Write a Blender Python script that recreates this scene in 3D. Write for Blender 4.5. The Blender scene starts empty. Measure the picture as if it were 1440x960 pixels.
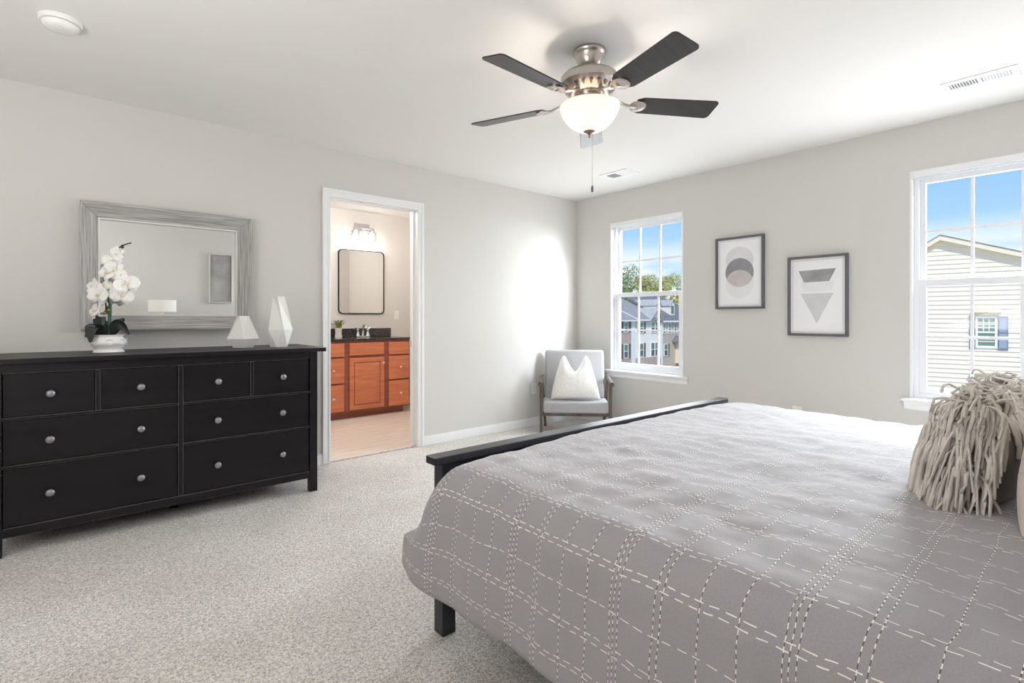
import bpy, bmesh, math, random
from mathutils import Vector, Matrix, noise
PI = math.pi
sc = bpy.context.scene
COL = sc.collection

# ------------------------------------------------------------------ camera, world, light
TH = math.radians(49.42)                       # heading of the lens, measured from the +X axis
CAM_H = 1.13
cam_d = bpy.data.cameras.new('camera')
cam_d.sensor_width = 36.0
cam_d.lens = 36.0 * 730.0 / 1440.0
cam_d.shift_y = -34.0 / 1440.0
cam_d.clip_start = 0.02
cam_d.clip_end = 400
cam = bpy.data.objects.new('camera', cam_d)
COL.objects.link(cam)
cam.location = (0, 0, CAM_H)
cam.rotation_euler = (PI / 2, 0, TH - PI / 2)
sc.camera = cam
vs = sc.view_settings
vs.view_transform = 'Standard'
vs.look = 'None'
vs.exposure = 0.25
vs.gamma = 1.0
vs.use_curve_mapping = False
sc.cycles.use_denoising = True
sc.cycles.max_bounces = 14
sc.cycles.diffuse_bounces = 8
sc.cycles.glossy_bounces = 6
sc.cycles.transmission_bounces = 8
sc.cycles.transparent_max_bounces = 16
sc.cycles.sample_clamp_indirect = 6.0
sc.cycles.caustics_reflective = False
sc.cycles.caustics_refractive = False


def lin(c):
    c = c / 255.0
    return c / 12.92 if c <= 0.04045 else ((c + 0.055) / 1.055) ** 2.4


def rgb(r, g, b):
    return (lin(r), lin(g), lin(b), 1.0)


# sky: blue that pales to the horizon, with a low bank of cloud
w = bpy.data.worlds.new('sky')
sc.world = w
w.use_nodes = True
nt = w.node_tree
nt.nodes.clear()
N = nt.nodes.new
L = nt.links.new
wo = N('ShaderNodeOutputWorld')
bg = N('ShaderNodeBackground')
tc = N('ShaderNodeTexCoord')
sep = N('ShaderNodeSeparateXYZ')
L(tc.outputs['Generated'], sep.inputs[0])
ramp = N('ShaderNodeValToRGB')
cr = ramp.color_ramp
cr.elements[0].position = 0.0
cr.elements[0].color = rgb(205, 226, 246)
cr.elements[1].position = 0.55
cr.elements[1].color = rgb(96, 158, 232)
e = cr.elements.new(0.10)
e.color = rgb(178, 214, 246)
e = cr.elements.new(0.24)
e.color = rgb(140, 192, 244)
L(sep.outputs['Z'], ramp.inputs[0])
mp = N('ShaderNodeMapping')
mp.inputs['Scale'].default_value = (7, 7, 22)
L(tc.outputs['Generated'], mp.inputs[0])
nz = N('ShaderNodeTexNoise')
nz.inputs['Scale'].default_value = 1.0
nz.inputs['Detail'].default_value = 6
L(mp.outputs[0], nz.inputs[0])
cl = N('ShaderNodeMapRange')
cl.inputs[1].default_value = 0.34
cl.inputs[2].default_value = 0.52
L(nz.outputs[0], cl.inputs[0])
band = N('ShaderNodeMapRange')
band.inputs[1].default_value = 0.15
band.inputs[2].default_value = 0.085
L(sep.outputs['Z'], band.inputs[0])
mul = N('ShaderNodeMath')
mul.operation = 'MULTIPLY'
L(cl.outputs[0], mul.inputs[0])
L(band.outputs[0], mul.inputs[1])
mx = N('ShaderNodeMixRGB')
mx.inputs[2].default_value = rgb(250, 251, 253)
L(mul.outputs[0], mx.inputs[0])
L(ramp.outputs[0], mx.inputs[1])
L(mx.outputs[0], bg.inputs[0])
bg.inputs[1].default_value = 1.0
L(bg.outputs[0], wo.inputs[0])


def lamp(name, kind, loc, energy, color=(1, 1, 1), size=None, direction=None, spread=PI):
    d = bpy.data.lights.new(name, kind)
    d.energy = energy
    d.color = color
    if kind == 'AREA':
        d.shape = 'RECTANGLE'
        d.size, d.size_y = size
        d.spread = spread
    elif kind == 'POINT':
        d.shadow_soft_size = size
    elif kind == 'SUN':
        d.angle = math.radians(1.0)
    o = bpy.data.objects.new(name, d)
    COL.objects.link(o)
    o.location = loc
    if direction:
        o.rotation_euler = Vector(direction).to_track_quat('-Z', 'Y').to_euler()
    return o


lamp('sun', 'SUN', (0, 0, 30), 2.65, (1.0, 0.93, 0.84), direction=(0.55, 0.42, -0.72))
# daylight that the two windows let in, and an added bounce fill behind the camera
W1 = (2.644, 3.502)
W2 = (0.068, 0.926)
for wy, sky_w, ground_w in ((W1, 205, 13), (W2, 680, 21)):
    yc = sum(wy) / 2
    lamp('window_skylight', 'AREA', (4.374 + 1.25, yc, 2.45), sky_w, (0.88, 0.945, 1.0), (1.7, 1.7), direction=(-1, 0, -0.78))
    lamp('window_groundlight', 'AREA', (4.374 - 0.046, yc, 1.36), ground_w, (0.97, 0.985, 1.0), (1.40, 0.80), direction=(-1, 0, 0))
lamp('rear_bounce_fill', 'AREA', (-1.25, 0.95, 1.15), 47, (1.0, 0.995, 0.99), (1.2, 1.2), direction=(0.25, 0.2, 1))

# ------------------------------------------------------------------ materials
MATS = {}


def mat(name, color, rough=0.6, metal=0.0, spec=0.5, var=None, bump=None, emit=None, coat=0.0, sheen=0.0, stretch=None,
        coords='Object'):
    """var = (scale, other colour, low, high); bump = (scale, strength[, detail])"""
    if name in MATS:
        return MATS[name]
    m = bpy.data.materials.new(name)
    m.use_nodes = True
    t = m.node_tree
    b = t.nodes['Principled BSDF']
    b.inputs['Base Color'].default_value = color
    b.inputs['Roughness'].default_value = rough
    b.inputs['Metallic'].default_value = metal
    b.inputs['Specular IOR Level'].default_value = spec
    b.inputs['Coat Weight'].default_value = coat
    b.inputs['Sheen Weight'].default_value = sheen
    co = t.nodes.new('ShaderNodeTexCoord')
    mpn = t.nodes.new('ShaderNodeMapping')
    mpn.inputs['Scale'].default_value = stretch or (1, 1, 1)
    t.links.new(co.outputs[coords], mpn.inputs[0])
    if var:
        n = t.nodes.new('ShaderNodeTexNoise')
        n.inputs['Scale'].default_value = var[0]
        n.inputs['Detail'].default_value = 5
        t.links.new(mpn.outputs[0], n.inputs[0])
        r = t.nodes.new('ShaderNodeValToRGB')
        r.color_ramp.elements[0].position = var[2]
        r.color_ramp.elements[0].color = color
        r.color_ramp.elements[1].position = var[3]
        r.color_ramp.elements[1].color = var[1]
        t.links.new(n.outputs[0], r.inputs[0])
        t.links.new(r.outputs[0], b.inputs['Base Color'])
    if bump:
        n = t.nodes.new('ShaderNodeTexNoise')
        n.inputs['Scale'].default_value = bump[0]
        n.inputs['Detail'].default_value = bump[2] if len(bump) > 2 else 3
        t.links.new(mpn.outputs[0], n.inputs[0])
        bp = t.nodes.new('ShaderNodeBump')
        bp.inputs['Strength'].default_value = bump[1]
        bp.inputs['Distance'].default_value = 0.01
        t.links.new(n.outputs[0], bp.inputs['Height'])
        t.links.new(bp.outputs[0], b.inputs['Normal'])
    if emit:
        b.inputs['Emission Color'].default_value = emit[0]
        b.inputs['Emission Strength'].default_value = emit[1]
    MATS[name] = m
    return m


M_WALL = mat('wall_paint', rgb(213, 211, 207), 0.75, spec=0.25, bump=(180, 0.04))
M_CEIL = mat('ceiling_paint', rgb(232, 231, 228), 0.8, spec=0.2, bump=(150, 0.03))
M_TRIM = mat('white_trim_paint', rgb(240, 241, 242), 0.35, spec=0.45)
M_VINYL = mat('white_vinyl', rgb(236, 237, 240), 0.4)
M_BLACK = mat('black_brown_stain', rgb(27, 24, 27), 0.38, spec=0.28, var=(6, rgb(20, 18, 20), 0.35, 0.7), bump=(90, 0.05),
              stretch=(0.25, 1, 4))
M_PALE_EDGE = mat('pale_edge', rgb(112, 108, 110), 0.5)  # paler grey for the bevelled edges of the face frame
M_BEDBLK = mat('black_bed_stain', rgb(33, 32, 40), 0.34, spec=0.5, bump=(80, 0.04), stretch=(0.2, 1, 4))
M_KNOB = mat('pewter_knob', rgb(150, 148, 155), 0.38, metal=0.75)
M_NICKEL = mat('brushed_nickel', rgb(190, 182, 176), 0.28, metal=1.0)
M_CHROME = mat('chrome', rgb(225, 225, 228), 0.12, metal=1.0)
M_BLADE = mat('dark_walnut_blade', rgb(46, 42, 44), 0.32, spec=0.5, var=(9, rgb(36, 32, 33), 0.35, 0.65), stretch=(0.4, 5, 1))
M_CERAMIC = mat('white_ceramic', rgb(238, 236, 233), 0.3, coat=0.3)
M_MATTE_WHITE = mat('white_matte_ceramic', rgb(240, 239, 236), 0.5)
M_MIRROR = mat('mirror_silver', (0.86, 0.87, 0.87, 1), 0.008, metal=1.0)
M_PLASTIC = mat('white_plastic', rgb(236, 235, 231), 0.4)
M_SLOT = mat('dark_slot', rgb(60, 60, 60), 0.6)
M_CHERRY = mat('cherry_wood', rgb(208, 128, 90), 0.36, var=(5, rgb(186, 108, 74), 0.3, 0.7), stretch=(1, 1, 6), coat=0.2)
M_CHERRYF = mat('cherry_frame', rgb(150, 82, 62), 0.38, var=(5, rgb(132, 70, 54), 0.3, 0.7), stretch=(1, 1, 6), coat=0.2)
M_GRANITE = mat('black_granite', rgb(40, 38, 40), 0.14, var=(60, rgb(84, 78, 80), 0.5, 0.72), coat=0.3)
M_LEAF = mat('orchid_leaf', rgb(30, 38, 34), 0.35, coat=0.2)
M_STEM = mat('orchid_stem', rgb(52, 82, 74), 0.5)
M_TWIG = mat('orchid_twig', rgb(62, 58, 44), 0.6)
M_PETAL = mat('orchid_petal', rgb(248, 247, 243), 0.5, sheen=0.2)
M_LIP = mat('orchid_lip', rgb(226, 204, 160), 0.5)
M_FRAMEGREY = mat('grey_picture_frame', rgb(98, 98, 101), 0.5)
M_PAPER = mat('art_paper', rgb(240, 240, 241), 0.6)
M_MATLINE = mat('mat_line', rgb(200, 200, 204), 0.6)
M_CHAIRFAB = mat('grey_linen', rgb(190, 189, 191), 0.9, spec=0.2, var=(220, rgb(164, 164, 167), 0.3, 0.7), bump=(420, 0.35))
M_CHAIRWOOD = mat('weathered_brown_wood', rgb(104, 93, 84), 0.5, var=(18, rgb(78, 68, 62), 0.35, 0.7), stretch=(1, 1, 0.2))
M_PILLOWW = mat('white_waffle_cotton', rgb(244, 243, 240), 0.9, spec=0.2, bump=(130, 0.6), stretch=(1, 1, 0.18))
M_TAUPE = mat('taupe_satin', rgb(122, 110, 103), 0.55, sheen=0.3)
M_FRINGE = mat('jersey_fringe', rgb(232, 227, 221), 0.8, var=(14, rgb(190, 181, 172), 0.3, 0.7), sheen=0.2)
M_BEIGE = mat('beige_embroidered', rgb(214, 203, 194), 0.85, var=(55, rgb(158, 150, 148), 0.6, 0.68), bump=(60, 0.3))
M_LINENW = mat('white_sheet', rgb(225, 224, 226), 0.9)
M_SHADE = mat('white_lamp_shade', rgb(240, 236, 230), 0.8)
M_CANVAS = mat('grey_canvas', rgb(150, 148, 146), 0.8, var=(6, rgb(176, 174, 171), 0.3, 0.7))
M_SILVER = mat('silver_frame', rgb(236, 233, 229), 0.4, metal=0.1)
M_GRASSBL = mat('grass_blade', rgb(150, 150, 66), 0.6, var=(40, rgb(98, 116, 40), 0.35, 0.65))
M_POTGLOSS = mat('striped_white_pot', rgb(228, 222, 219), 0.25, coat=0.4)


def glass_mat(name, gloss, tint):
    m = bpy.data.materials.new(name)
    m.use_nodes = True
    t = m.node_tree
    t.nodes.clear()
    o = t.nodes.new('ShaderNodeOutputMaterial')
    mxs = t.nodes.new('ShaderNodeMixShader')
    tr = t.nodes.new('ShaderNodeBsdfTransparent')
    gl = t.nodes.new('ShaderNodeBsdfGlossy')
    tr.inputs[0].default_value = tint
    gl.inputs[1].default_value = 0.02
    mxs.inputs[0].default_value = gloss
    t.links.new(tr.outputs[0], mxs.inputs[1])
    t.links.new(gl.outputs[0], mxs.inputs[2])
    t.links.new(mxs.outputs[0], o.inputs[0])
    return m


M_GLASS = glass_mat('window_glass', 0.014, (0.97, 0.98, 0.98, 1))
M_CLEAR = glass_mat('clear_shade_glass', 0.16, (0.93, 0.94, 0.95, 1))


def carpet_mat():
    m = mat('cream_carpet', rgb(236, 231, 226), 0.95, spec=0.1, var=(2.2, rgb(222, 215, 209), 0.35, 0.72))
    t = m.node_tree
    b = t.nodes['Principled BSDF']
    co = t.nodes.new('ShaderNodeTexCoord')
    v = t.nodes.new('ShaderNodeTexNoise')
    v.inputs['Scale'].default_value = 115
    v.inputs['Detail'].default_value = 3
    v.inputs['Distortion'].default_value = 1.2
    t.links.new(co.outputs['Object'], v.inputs[0])
    r = t.nodes.new('ShaderNodeMapRange')
    r.inputs[1].default_value = 0.36
    r.inputs[2].default_value = 0.6
    r.inputs[3].default_value = 0.56
    r.inputs[4].default_value = 1.14
    t.links.new(v.outputs[0], r.inputs[0])
    mm = t.nodes.new('ShaderNodeMixRGB')
    mm.blend_type = 'MULTIPLY'
    mm.inputs[0].default_value = 1.0
    src = b.inputs['Base Color'].links[0].from_socket
    t.links.new(src, mm.inputs[1])
    t.links.new(r.outputs[0], mm.inputs[2])
    t.links.new(mm.outputs[0], b.inputs['Base Color'])
    bp = t.nodes.new('ShaderNodeBump')
    bp.inputs['Strength'].default_value = 0.8
    bp.inputs['Distance'].default_value = 0.012
    t.links.new(v.outputs[0], bp.inputs['Height'])
    t.links.new(bp.outputs[0], b.inputs['Normal'])
    return m


M_CARPET = carpet_mat()
M_BATHFLOOR = mat('beige_vinyl_floor', rgb(228, 216, 205), 0.45, var=(4, rgb(210, 193, 178), 0.35, 0.7), stretch=(0.8, 5, 1))


def frame_wood_mat(name, axis):
    st = {'X': (1.6, 55, 55), 'Z': (55, 55, 1.6)}[axis]
    return mat(name, rgb(192, 191, 189), 0.6, var=(3.0, rgb(134, 131, 127), 0.36, 0.70), stretch=st, bump=(3.5, 0.12, 5))


M_FWX = frame_wood_mat('grey_wood_horizontal', 'X')
M_FWZ = frame_wood_mat('grey_wood_vertical', 'Z')
M_FRAMEBEAD = mat('pale_frame_bead', rgb(222, 220, 216), 0.45)

# ------------------------------------------------------------------ mesh helpers


class MB:
    def __init__(self):
        self.v = []
        self.f = []

    def add(self, vs_, fs_, M=None):
        o = len(self.v)
        for p in vs_:
            p = Vector(p)
            self.v.append(tuple(M @ p) if M is not None else tuple(p))
        for f in fs_:
            self.f.append(tuple(i + o for i in f))
        return self

    def box(self, x0, x1, y0, y1, z0, z1, M=None):
        vs_ = [(x, y, z) for z in (z0, z1) for y in (y0, y1) for x in (x0, x1)]
        fs_ = [(0, 2, 3, 1), (4, 5, 7, 6), (0, 1, 5, 4), (2, 6, 7, 3), (0, 4, 6, 2), (1, 3, 7, 5)]
        return self.add(vs_, fs_, M)

    def prism(self, poly, h0, h1, M=None):
        """poly in XY, extruded along Z"""
        n = len(poly)
        vs_ = [(x, y, h0) for x, y in poly] + [(x, y, h1) for x, y in poly]
        fs_ = [tuple(range(n))[::-1], tuple(range(n, 2 * n))]
        fs_ += [(i, (i + 1) % n, n + (i + 1) % n, n + i) for i in range(n)]
        return self.add(vs_, fs_, M)

    def lathe(self, prof, n=32, M=None, cap=True):
        """prof = [(r, z)...] turned about Z"""
        vs_ = []
        fs_ = []
        for r, z in prof:
            for k in range(n):
                a = 2 * PI * k / n
                vs_.append((r * math.cos(a), r * math.sin(a), z))
        for i in range(len(prof) - 1):
            for k in range(n):
                k2 = (k + 1) % n
                fs_.append((i * n + k, i * n + k2, (i + 1) * n + k2, (i + 1) * n + k))
        if cap:
            fs_.append(tuple(range(n))[::-1])
            o = (len(prof) - 1) * n
            fs_.append(tuple(range(o, o + n)))
        return self.add(vs_, fs_, M)

    def tube(self, pts, r, n=8, M=None, flat=1.0):
        pts = [Vector(p) for p in pts]
        rs = r if isinstance(r, (list, tuple)) else [r] * len(pts)
        vs_ = []
        fs_ = []
        up = Vector((0, 0, 1))
        for i, p in enumerate(pts):
            d = (pts[min(i + 1, len(pts) - 1)] - pts[max(i - 1, 0)])
            d = d.normalized() if d.length > 1e-9 else Vector((0, 0, 1))
            a = d.cross(up)
            if a.length < 1e-3:
                a = d.cross(Vector((1, 0, 0)))
            a.normalize()
            b = d.cross(a).normalized()
            for k in range(n):
                t = 2 * PI * k / n
                vs_.append(p + a * (math.cos(t) * rs[i]) + b * (math.sin(t) * rs[i] * flat))
        for i in range(len(pts) - 1):
            for k in range(n):
                k2 = (k + 1) % n
                fs_.append((i * n + k, i * n + k2, (i + 1) * n + k2, (i + 1) * n + k))
        fs_.append(tuple(range(n))[::-1])
        o = (len(pts) - 1) * n
        fs_.append(tuple(range(o, o + n)))
        return self.add(vs_, fs_, M)

    def grid(self, rows, closed_u=False, closed_v=False):
        nr, nc = len(rows), len(rows[0])
        fs_ = []
        for i in range(nr if closed_v else nr - 1):
            for j in range(nc if closed_u else nc - 1):
                i2, j2 = (i + 1) % nr, (j + 1) % nc
                fs_.append((i * nc + j, i * nc + j2, i2 * nc + j2, i2 * nc + j))
        return self.add([p for r in rows for p in r], fs_)

    def build(self, name, m, parent=None, smooth=None, bevel=0.0, kind=None, fix=True):
        me = bpy.data.meshes.new(name)
        me.from_pydata(self.v, [], self.f)
        if fix:
            bm = bmesh.new()
            bm.from_mesh(me)
            bmesh.ops.recalc_face_normals(bm, faces=bm.faces)
            bm.to_mesh(me)
            bm.free()
        o = bpy.data.objects.new(name, me)
        COL.objects.link(o)
        if m:
            me.materials.append(m)
        if smooth is not None:
            for p in me.polygons:
                p.use_smooth = True
            me.set_sharp_from_angle(angle=math.radians(smooth))
        if bevel:
            bv = o.modifiers.new('bevel', 'BEVEL')
            bv.width = bevel
            bv.segments = 2
            bv.limit_method = 'ANGLE'
            bv.angle_limit = math.radians(40)
        if parent:
            o.parent = parent
        if kind:
            o['kind'] = kind
        return o


def tag(o, label=None, cat=None, group=None, kind=None):
    if label:
        o['label'] = label
    if cat:
        o['category'] = cat
    if group:
        o['group'] = group
    if kind:
        o['kind'] = kind
    return o


def thing(name, loc, label, cat, rotz=0.0, group=None):
    o = bpy.data.objects.new(name, None)
    o.empty_display_size = 0.05
    COL.objects.link(o)
    o.location = loc
    o.rotation_euler = (0, 0, rotz)
    return tag(o, label, cat, group)


def copy_tree(o, parent=None):
    c = o.copy()
    COL.objects.link(c)
    if parent:
        c.parent = parent
    for ch in [x for x in bpy.data.objects if x.parent == o]:
        copy_tree(ch, c)
    return c


def rot(ax, a):
    return Matrix.Rotation(a, 4, ax)


def tr(x, y, z):
    return Matrix.Translation((x, y, z))


def fbm(p, o=4):
    return noise.fractal(Vector(p), 1.0, 2.0, o, noise_basis='PERLIN_ORIGINAL')


# ------------------------------------------------------------------ room shell
H = 2.44
YA = 3.979        # wall with the dresser and the bathroom door
XB = 4.374        # wall with the windows
XL, YR = -1.7, -0.75
DX0, DX1, DZ = 1.549, 2.316, 2.066
WT = 0.12

MB().box(XL, XB, YR, YA, -0.08, 0.0).build('floor', M_CARPET, kind='structure')
MB().box(XL - .12, XB + .12, YR - .12, YA + WT, H, H + .12).build('ceiling', M_CEIL, kind='structure')
b = MB()
b.box(XL, DX0 - .018, YA, YA + WT, 0, H).box(DX1 + .018, XB + WT, YA, YA + WT, 0, H).box(DX0 - .018, DX1 + .018, YA, YA + WT, DZ + .018, H)
b.build('wall_left', M_WALL, kind='structure')
b = MB()
WZ0, WZ1 = 0.565, 2.122
ys = [YR, W2[0], W2[1], W1[0], W1[1], YA]
b.box(XB, XB + WT, YR, YA, 0, WZ0).box(XB, XB + WT, YR, YA, WZ1, H)
for y0, y1 in ((ys[0], ys[1]), (ys[2], ys[3]), (ys[4], ys[5])):
    b.box(XB, XB + WT, y0, y1, WZ0, WZ1)
b.build('wall_right', M_WALL, kind='structure')
MB().box(XL, XB, YR - .12, YR, 0, H).build('wall_rear', M_WALL, kind='structure')
MB().box(XL - .12, XL, YR, YA, 0, H).build('wall_near', M_WALL, kind='structure')
# bathroom
BX0, BX1, BY0, BY1 = 0.7, 3.45, YA + WT, 6.10
M_BATHWALL = mat('bath_wall_paint', rgb(216, 211, 205), 0.7, spec=0.25)
MB().box(BX0, BX1, YA + .03, BY1, -0.08, 0.004).build('floor_bathroom', M_BATHFLOOR, kind='structure')
MB().box(BX0, BX1, BY0, BY1, H, H + .1).build('ceiling_bathroom', M_CEIL, kind='structure')
MB().box(BX0, BX1, BY1, BY1 + .1, 0, H).build('wall_bathroom_back', M_BATHWALL, kind='structure')
MB().box(BX1, BX1 + .1, BY0, BY1 + .1, 0, H).build('wall_bathroom_right', M_BATHWALL, kind='structure')
MB().box(BX0 - .1, BX0, BY0, BY1 + .1, 0, H).build('wall_bathroom_left', M_BATHWALL, kind='structure')
b = MB()
b.box(3.16, BX1, BY1 - .013, BY1, 0.004, .09).box(BX1 - .013, BX1, BY0, BY1, 0.004, .09)
b.build('baseboard_bathroom', M_TRIM, kind='structure', bevel=.003)

# door casing (stepped profile) and jamb
CW = 0.062


b = MB()
for s, xi in ((-1, DX0), (1, DX1)):
    xo = xi + s * CW
    b.box(min(xi, xo), max(xi, xo), YA - .011, YA, 0, DZ + CW)
    b.box(min(xo, xo - s * .022), max(xo, xo - s * .022), YA - .018, YA - .011, 0, DZ + CW)
    b.box(min(xi + s * .006, xi + s * .016), max(xi + s * .006, xi + s * .016), YA - .0145, YA - .011, 0, DZ + .006)
b.box(DX0, DX1, YA - .011, YA, DZ, DZ + CW)
b.box(DX0 - CW + .022, DX1 + CW - .022, YA - .018, YA - .011, DZ + CW - .022, DZ + CW)
b.box(DX0 - .016, DX1 + .016, YA - .0145, YA - .011, DZ + .006, DZ + .016)
b.build('trim_1', M_TRIM, kind='structure', bevel=.002)
b = MB()
b.box(DX0 - .018, DX0, YA, YA + WT, 0, DZ).box(DX1, DX1 + .018, YA, YA + WT, 0, DZ).box(DX0 - .018, DX1 + .018, YA, YA + WT, DZ, DZ + .018)
b.box(DX0, DX0 + .011, YA + .045, YA + .08, 0, DZ).box(DX1 - .011, DX1, YA + .045, YA + .08, 0, DZ).box(DX0 + .011, DX1 - .011, YA + .045, YA + .08, DZ - .011, DZ)
jamb = b.build('door_1', M_TRIM, kind='structure', bevel=.0015)
MB().box(DX1 - .0015, DX1 + .0005, YA + .082, YA + .108, .865, .925).build('strike_plate', M_NICKEL, jamb)
MB().box(DX0 - .018, DX1 + .018, YA + .018, YA + .04, -.01, .0055).build('trim_3', M_CARPET, kind='structure')

BBH = .083


def baseboard(b, p0, p1, nrm):
    (x0, y0), (x1, y1) = p0, p1
    nx, ny = nrm
    for t_, z0, z1 in ((.013, 0, BBH - .014), (.009, BBH - .014, BBH)):
        xs = sorted((x0, x1, x0 + nx * t_, x1 + nx * t_))
        yy = sorted((y0, y1, y0 + ny * t_, y1 + ny * t_))
        b.box(xs[0], xs[-1], yy[0], yy[-1], z0, z1)


b = MB()
baseboard(b, (XL, YA), (DX0 - CW, YA), (0, -1))
baseboard(b, (DX1 + CW, YA), (XB, YA), (0, -1))
b.build('baseboard_left', M_TRIM, kind='structure', bevel=.002)
b = MB()
baseboard(b, (XB, YR), (XB, YA), (-1, 0))
b.build('baseboard_right', M_TRIM, kind='structure', bevel=.002)
b = MB()
baseboard(b, (XL, YR), (XB, YR), (0, 1))
b.build('baseboard_rear', M_TRIM, kind='structure', bevel=.002)

# ------------------------------------------------------------------ windows


def make_window(name, y0, y1):
    z0, z1 = WZ0, WZ1
    b = MB()
    # jamb liner, slightly proud of the wall
    t_ = .014
    b.box(XB - .004, XB + .115, y0, y0 + t_, z0, z1).box(XB - .004, XB + .115, y1 - t_, y1, z0, z1)
    b.box(XB - .004, XB + .115, y0 + t_, y1 - t_, z1 - t_, z1).box(XB + .046, XB + .115, y0 + t_, y1 - t_, z0, z0 + t_)
    root = b.build(name, M_TRIM, kind='structure', bevel=.0015)
    # main vinyl frame
    fy0, fy1, fz0, fz1 = y0 + t_, y1 - t_, z0 + t_, z1 - t_
    b = MB()
    fw_ = .028
    b.box(XB + .045, XB + .11, fy0, fy0 + fw_, fz0, fz1).box(XB + .045, XB + .11, fy1 - fw_, fy1, fz0, fz1)
    b.box(XB + .045, XB + .11, fy0 + fw_, fy1 - fw_, fz1 - fw_, fz1).box(XB + .045, XB + .11, fy0 + fw_, fy1 - fw_, fz0, fz0 + .03)
    b.build('window_frame', M_VINYL, root, bevel=.002)
    zm = 1.372
    sy0, sy1 = fy0 + fw_, fy1 - fw_

    def sash(nm, xa, xb, za, zb, side, bot, top):
        b = MB()
        b.box(xa, xb, sy0, sy0 + side, za, zb).box(xa, xb, sy1 - side, sy1, za, zb)
        b.box(xa, xb, sy0 + side, sy1 - side, za, za + bot).box(xa, xb, sy0 + side, sy1 - side, zb - top, zb)
        s = b.build(nm, M_VINYL, root, bevel=.002)
        gy0, gy1, gz0, gz1 = sy0 + side, sy1 - side, za + bot, zb - top
        xm = (xa + xb) / 2
        g = MB()
        for k in (1, 2):
            yc = gy0 + (gy1 - gy0) * k / 3
            g.box(xm - .006, xm + .006, yc - .009, yc + .009, gz0, gz1)
        zc = (gz0 + gz1) / 2
        for k in range(3):
            ya = gy0 + (gy1 - gy0) * k / 3 + (.009 if k else 0)
            yb = gy0 + (gy1 - gy0) * (k + 1) / 3 - (.009 if k < 2 else 0)
            g.box(xm - .006, xm + .006, ya, yb, zc - .009, zc + .009)
        g.build('muntin_grid', M_VINYL, s)
        MB().box(xm - .002, xm + .002, gy0 - .004, gy1 + .004, gz0 - .004, gz1 + .004).build('pane', M_GLASS, s)
        return s

    sash('upper_sash', XB + .082, XB + .106, zm - .03, fz1 - fw_, .03, .04, .035)
    lo = sash('lower_sash', XB + .05, XB + .078, fz0 + .03, zm + .015, .038, .045, .045)
    MB().box(XB + .036, XB + .05, (y0 + y1) / 2 - .035, (y0 + y1) / 2 + .035, zm + .002, zm + .014).build('sash_lock', M_VINYL, lo, bevel=.003)
    # blind headrail with its end brackets
    MB().box(XB - .006, XB + .03, y0 + .012, y1 - .012, z1 - .04, z1 - .012).build('blind_headrail', M_TRIM, root, bevel=.003)
    b = MB()
    for yy in (y0 + .002, y1 - .018):
        b.box(XB - .01, XB + .028, yy, yy + .016, z1 - .05, z1 - .006)
    b.build('headrail_bracket', M_PLASTIC, root, bevel=.002)
    # stool and apron
    b = MB()
    b.prism([(XB + .045, .0), (XB - .033, .0), (XB - .04, -.007), (XB - .04, -.014), (XB - .034, -.02), (XB + .045, -.02)], y0 - .062, y1 + .045,
            M=Matrix(((1, 0, 0, 0), (0, 0, 1, 0), (0, 1, 0, z0 + .014), (0, 0, 0, 1))))
    b.build('window_sill', M_TRIM, root)
    b = MB()
    pr = [(XB, -.02), (XB - .028, -.02), (XB - .026, -.03), (XB - .016, -.042), (XB - .014, -.07), (XB - .010, -.076), (XB, -.078)]
    b.prism(pr, y0 - .045, y1 + .03, M=Matrix(((1, 0, 0, 0), (0, 0, 1, 0), (0, 1, 0, z0 + .014), (0, 0, 0, 1))))
    b.build('window_apron', M_TRIM, root)
    return root


make_window('window_1', *W1)
make_window('window_2', *W2)

# ------------------------------------------------------------------ bed
BEDX0, BEDX1 = 0.968, 3.045
bed = thing('bed', (2.0, 0.5, 0), 'black wooden king bed with a straight panelled footboard in the middle of the carpet', 'bed')


def L_(x, y, z=0):        # world to bed-local helper
    return (x - 2.0, y - .5, z)


def bbx(x0, x1, y0, y1, z0, z1):
    return MB().box(x0 - 2.0, x1 - 2.0, y0 - .5, y1 - .5, z0, z1)


bbx(BEDX0, BEDX1, 1.538, 1.602, .613, .64).build('footboard_cap', M_BEDBLK, bed, bevel=.003)
b = bbx(1.06, 2.955, 1.562, 1.59, .22, .613)
for x0, x1, z0, z1 in ((1.06, 2.955, .535, .613), (1.06, 1.135, .25, .535), (2.88, 2.955, .25, .535), (1.06, 2.955, .2, .25)):
    b.box(x0 - 2, x1 - 2, 1.552 - .5, 1.598 - .5, z0, z1)
b.build('footboard_panel', M_BEDBLK, bed, bevel=.003)
for x0 in (1.005, 2.953):
    bbx(x0, x0 + .056, 1.55, 1.606, 0, .613).build('bed_post', M_BEDBLK, bed, bevel=.003)
for x0 in (1.005, 2.953):
    bbx(x0, x0 + .056, -.62, -.565, 0, 1.06).build('bed_post', M_BEDBLK, bed, bevel=.003)
bbx(BEDX0, BEDX1, -.63, -.555, 1.06, 1.085).build('headboard_cap', M_BEDBLK, bed, bevel=.003)
bbx(1.06, 2.955, -.61, -.58, .3, 1.06).build('headboard_panel', M_BEDBLK, bed, bevel=.003)
for x0 in (1.025, 2.955):
    bbx(x0, x0 + .03, -.565, 1.55, .24, .40).build('side_rail', M_BEDBLK, bed, bevel=.002)
bbx(1.055, 2.955, -.56, 1.55, .24, .27).build('slat_base', M_BEDBLK, bed)

mt = MB().box(1.065, 2.945, -.54, 1.515, .272, .53).build('mattress', M_LINENW, bevel=.05)
tag(mt, 'thick white mattress lying under the grey duvet in the black bed', 'mattress')


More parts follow.
